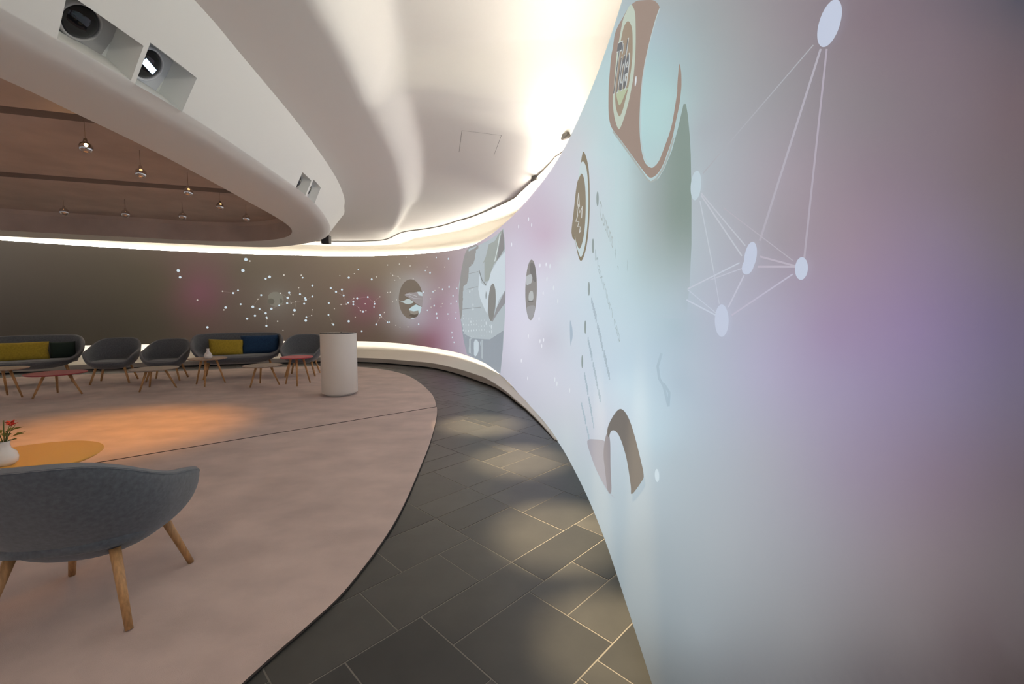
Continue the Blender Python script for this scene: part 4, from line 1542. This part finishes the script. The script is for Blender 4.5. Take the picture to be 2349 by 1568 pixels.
# streaks of light in between
for x, y in ((677, 10), (588, 75), (705, 62), (524, 238), (780, 425), (835, 415), (808, 675), (772, 905), (780, 1105), (813, 1095), (795, 1150), (612, 1280), (670, 1440), (675, 1060)):
    P = X(*cG, [(x, y)])[0]
    decal('projected_streak', ell(P[0], P[1], 1.1, 4.6, 2, 10), (232, 234, 242), 1)
for P in ((1273, 870), (1307, 895), (1278, 880), (1270, 660), (1280, 690), (1262, 610), (1255, 640)):
    decal('projected_streak', ell(P[0], P[1], 1.2, 5.5, 2, 10), (222, 228, 234), 1)

# hands picture
decal('projected_hands_picture', X(*cH, ell(510, 790, 332, 545, 0, 36)), (120, 109, 97), 1, grid=6)
decal('projected_hand', X(*cH, [(330, 680), (385, 640), (470, 610), (600, 612), (690, 592), (838, 600), (842, 800), (830, 995), (760, 970), (640, 900), (560, 830), (480, 765), (400, 725)]), (152, 145, 145), 2, smooth=False, grid=5)
decal('projected_cuff', X(*cH, [(690, 592), (760, 588), (832, 610), (838, 710), (740, 690)]), (188, 200, 204), 3, smooth=False)
strokes('projected_hand_line', [(X(*cH, [(350, 680), (480, 650), (600, 690), (690, 720)]), 1.0, (190, 192, 192)), (X(*cH, [(470, 700), (600, 770), (830, 790)]), 1.0, (182, 180, 182))], 4)
decal('projected_cloth', X(*cH, [(182, 822), (280, 855), (370, 810), (450, 785), (540, 830), (590, 880), (500, 925), (400, 932), (250, 862)]), (182, 193, 191), 3)
decal('projected_cloth', X(*cH, [(460, 1080), (520, 1020), (600, 970), (660, 940), (815, 1010), (780, 1150), (735, 1235), (722, 1110), (600, 1130), (480, 1115)]), (186, 206, 211), 3, smooth=False)
decal('projected_jar', X(*cH, [(468, 1100), (600, 1132), (722, 1112), (712, 1190), (620, 1216), (510, 1190)]), (146, 140, 130), 4, smooth=False)
decal('projected_jar_base', X(*cH, [(480, 1250), (600, 1300), (690, 1270), (720, 1190), (640, 1225), (520, 1210)]), (98, 90, 80), 4)
decal('projected_cloth', X(*cH, [(500, 1325), (560, 1305), (630, 1325), (580, 1345)]), (190, 196, 200), 4)

# constellations on the far part of the wall
D1 = '320 262 16|348 363 13|983 573 8|1142 600 12|1215 560 10|607 705 9|1030 815 14|1003 851 8|1254 766 11|1332 97 20|1392 121 9|1288 261 19|1561 630 12|1513 691 7|1436 805 16|1537 838 11|1468 938 13|1350 983 13|1628 386 12|1686 357 17|1902 330 9|2162 333 9|2182 369 11|2123 520 8|2143 616 13|2220 675 13|2228 700 14|2205 758 12|2080 731 7|1958 670 15|1981 594 14|1995 625 7|1950 750 13|2010 751 6|1830 784 10|1714 834 14|1628 900 13|1642 965 11|1651 984 8|1640 1090 12|1807 1020 9|1888 1158 7|2060 856 17|2039 921 9|2237 961 11|2228 1010 16|2328 849 7|2316 935 8|757 1111 13|1850 603 9'
D2 = '110 488 13|385 524 13|463 581 14|551 548 14|577 637 12|110 650 12|355 747 13|617 765 9|645 743 12|722 730 14|722 768 13|730 678 8|780 680 14|939 659 13|900 760 9|1038 723 8|1041 760 13|1032 808 10|1120 655 9|538 771 8|438 834 7|803 815 6|829 862 9|868 878 14|911 862 8|350 925 12|404 1053 8|424 1071 13|653 1021 16|751 960 7|1125 927 13|1142 953 9|1119 966 9|1188 888 9|1066 1069 13|1234 1036 11|1259 1034 11|1359 1082 8|1421 1110 7|848 1169 12|797 250 10|737 310 8|654 368 15|520 338 7|998 394 14|1070 358 9|1236 180 8|1412 165 9|1516 63 8|1574 193 9|1283 302 6|1312 334 9|1393 351 8|1421 384 8|1344 407 7|1619 384 9|1234 591 8|1277 587 9|1312 730 7|1369 700 7|1701 1065 13|1540 1104 9|1872 295 15|1800 262 10|1830 208 8|1965 67 11|2147 87 15|2090 210 9|2157 508 16|2058 543 13|2005 520 7|1945 562 9|1916 580 12|1770 588 12|1880 684 9|2216 640 15|2185 760 13|2056 758 9|2038 803 9|1934 787 14|1887 810 9|1831 857 11|1968 908 16|1977 970 14|2140 912 12|2268 720 14|2262 888 12|2255 975 12|2200 1190 12|2206 1265 12|2231 1336 12|2275 530 12|2150 990 8'
for nm, D, c_ in (('projected_constellation', D1, c1), ('projected_constellation', D2, c2)):
    it = []
    for q in D.split('|'):
        x, y, r = map(float, q.split())
        P = X(*c_, [(x, y)])[0]
        it.append((P[0], P[1], r * 0.15326 * 1.02, (205, 220, 228) if r > 9 else (205, 200, 190)))
    tag(dots(nm, it, 3), kind='stuff')
L1 = [[(983, 573), (1142, 600), (1215, 560)], [(1714, 834), (1830, 784), (2080, 731), (2228, 700), (2328, 650)], [(1628, 900), (1642, 965), (1640, 1090)], [(1981, 594), (1958, 670), (1950, 750), (2010, 751), (2080, 731), (2060, 856)], [(1850, 603), (1958, 670), (2010, 751)], [(2123, 520), (2143, 616), (2220, 675)],
      [(1561, 630), (1513, 691), (1436, 805), (1537, 838), (1628, 900)], [(2228, 700), (2205, 758)], [(1628, 386), (1686, 357)], [(320, 262), (348, 363)], [(2237, 961), (2316, 935), (2328, 849)]]
L2 = [[(538, 771), (617, 765), (645, 743), (722, 730)], [(617, 765), (722, 768)], [(551, 548), (577, 637), (617, 765)], [(645, 743), (730, 678), (722, 730)], [(722, 768), (803, 815), (829, 862), (868, 878), (911, 862)], [(1038, 723), (1041, 760), (1032, 808)], [(1041, 723), (1120, 655)], [(1066, 1069), (1119, 966), (1188, 888)],
      [(1125, 927), (1142, 953), (1234, 1036)], [(1312, 334), (1393, 351), (1421, 384)], [(1234, 591), (1277, 587)], [(385, 524), (463, 581), (577, 637)], [(350, 925), (424, 1071)], [(780, 680), (939, 659), (1041, 760)]]
its = []
for LL, c_ in ((L1, c1), (L2, c2)):
    for P in LL:
        P = X(*c_, P)
        mu = np.mean(P, 0)
        bc = bg_color(*mu)[0]
        c = tuple(min(255, 255 * (1.055 * q ** (1 / 2.4) - 0.055) + 26) for q in bc)
        its.append((P, 0.9, c))
tag(strokes('projected_constellation_line', its, 2), kind='stuff')
# faint globe
dots('projected_globe', [(632, 686, 15, (124, 120, 108)), (622, 691, 6, (100, 96, 84)), (642, 690, 5, (104, 100, 88)), (636, 684, 4, (150, 150, 142))], 1)
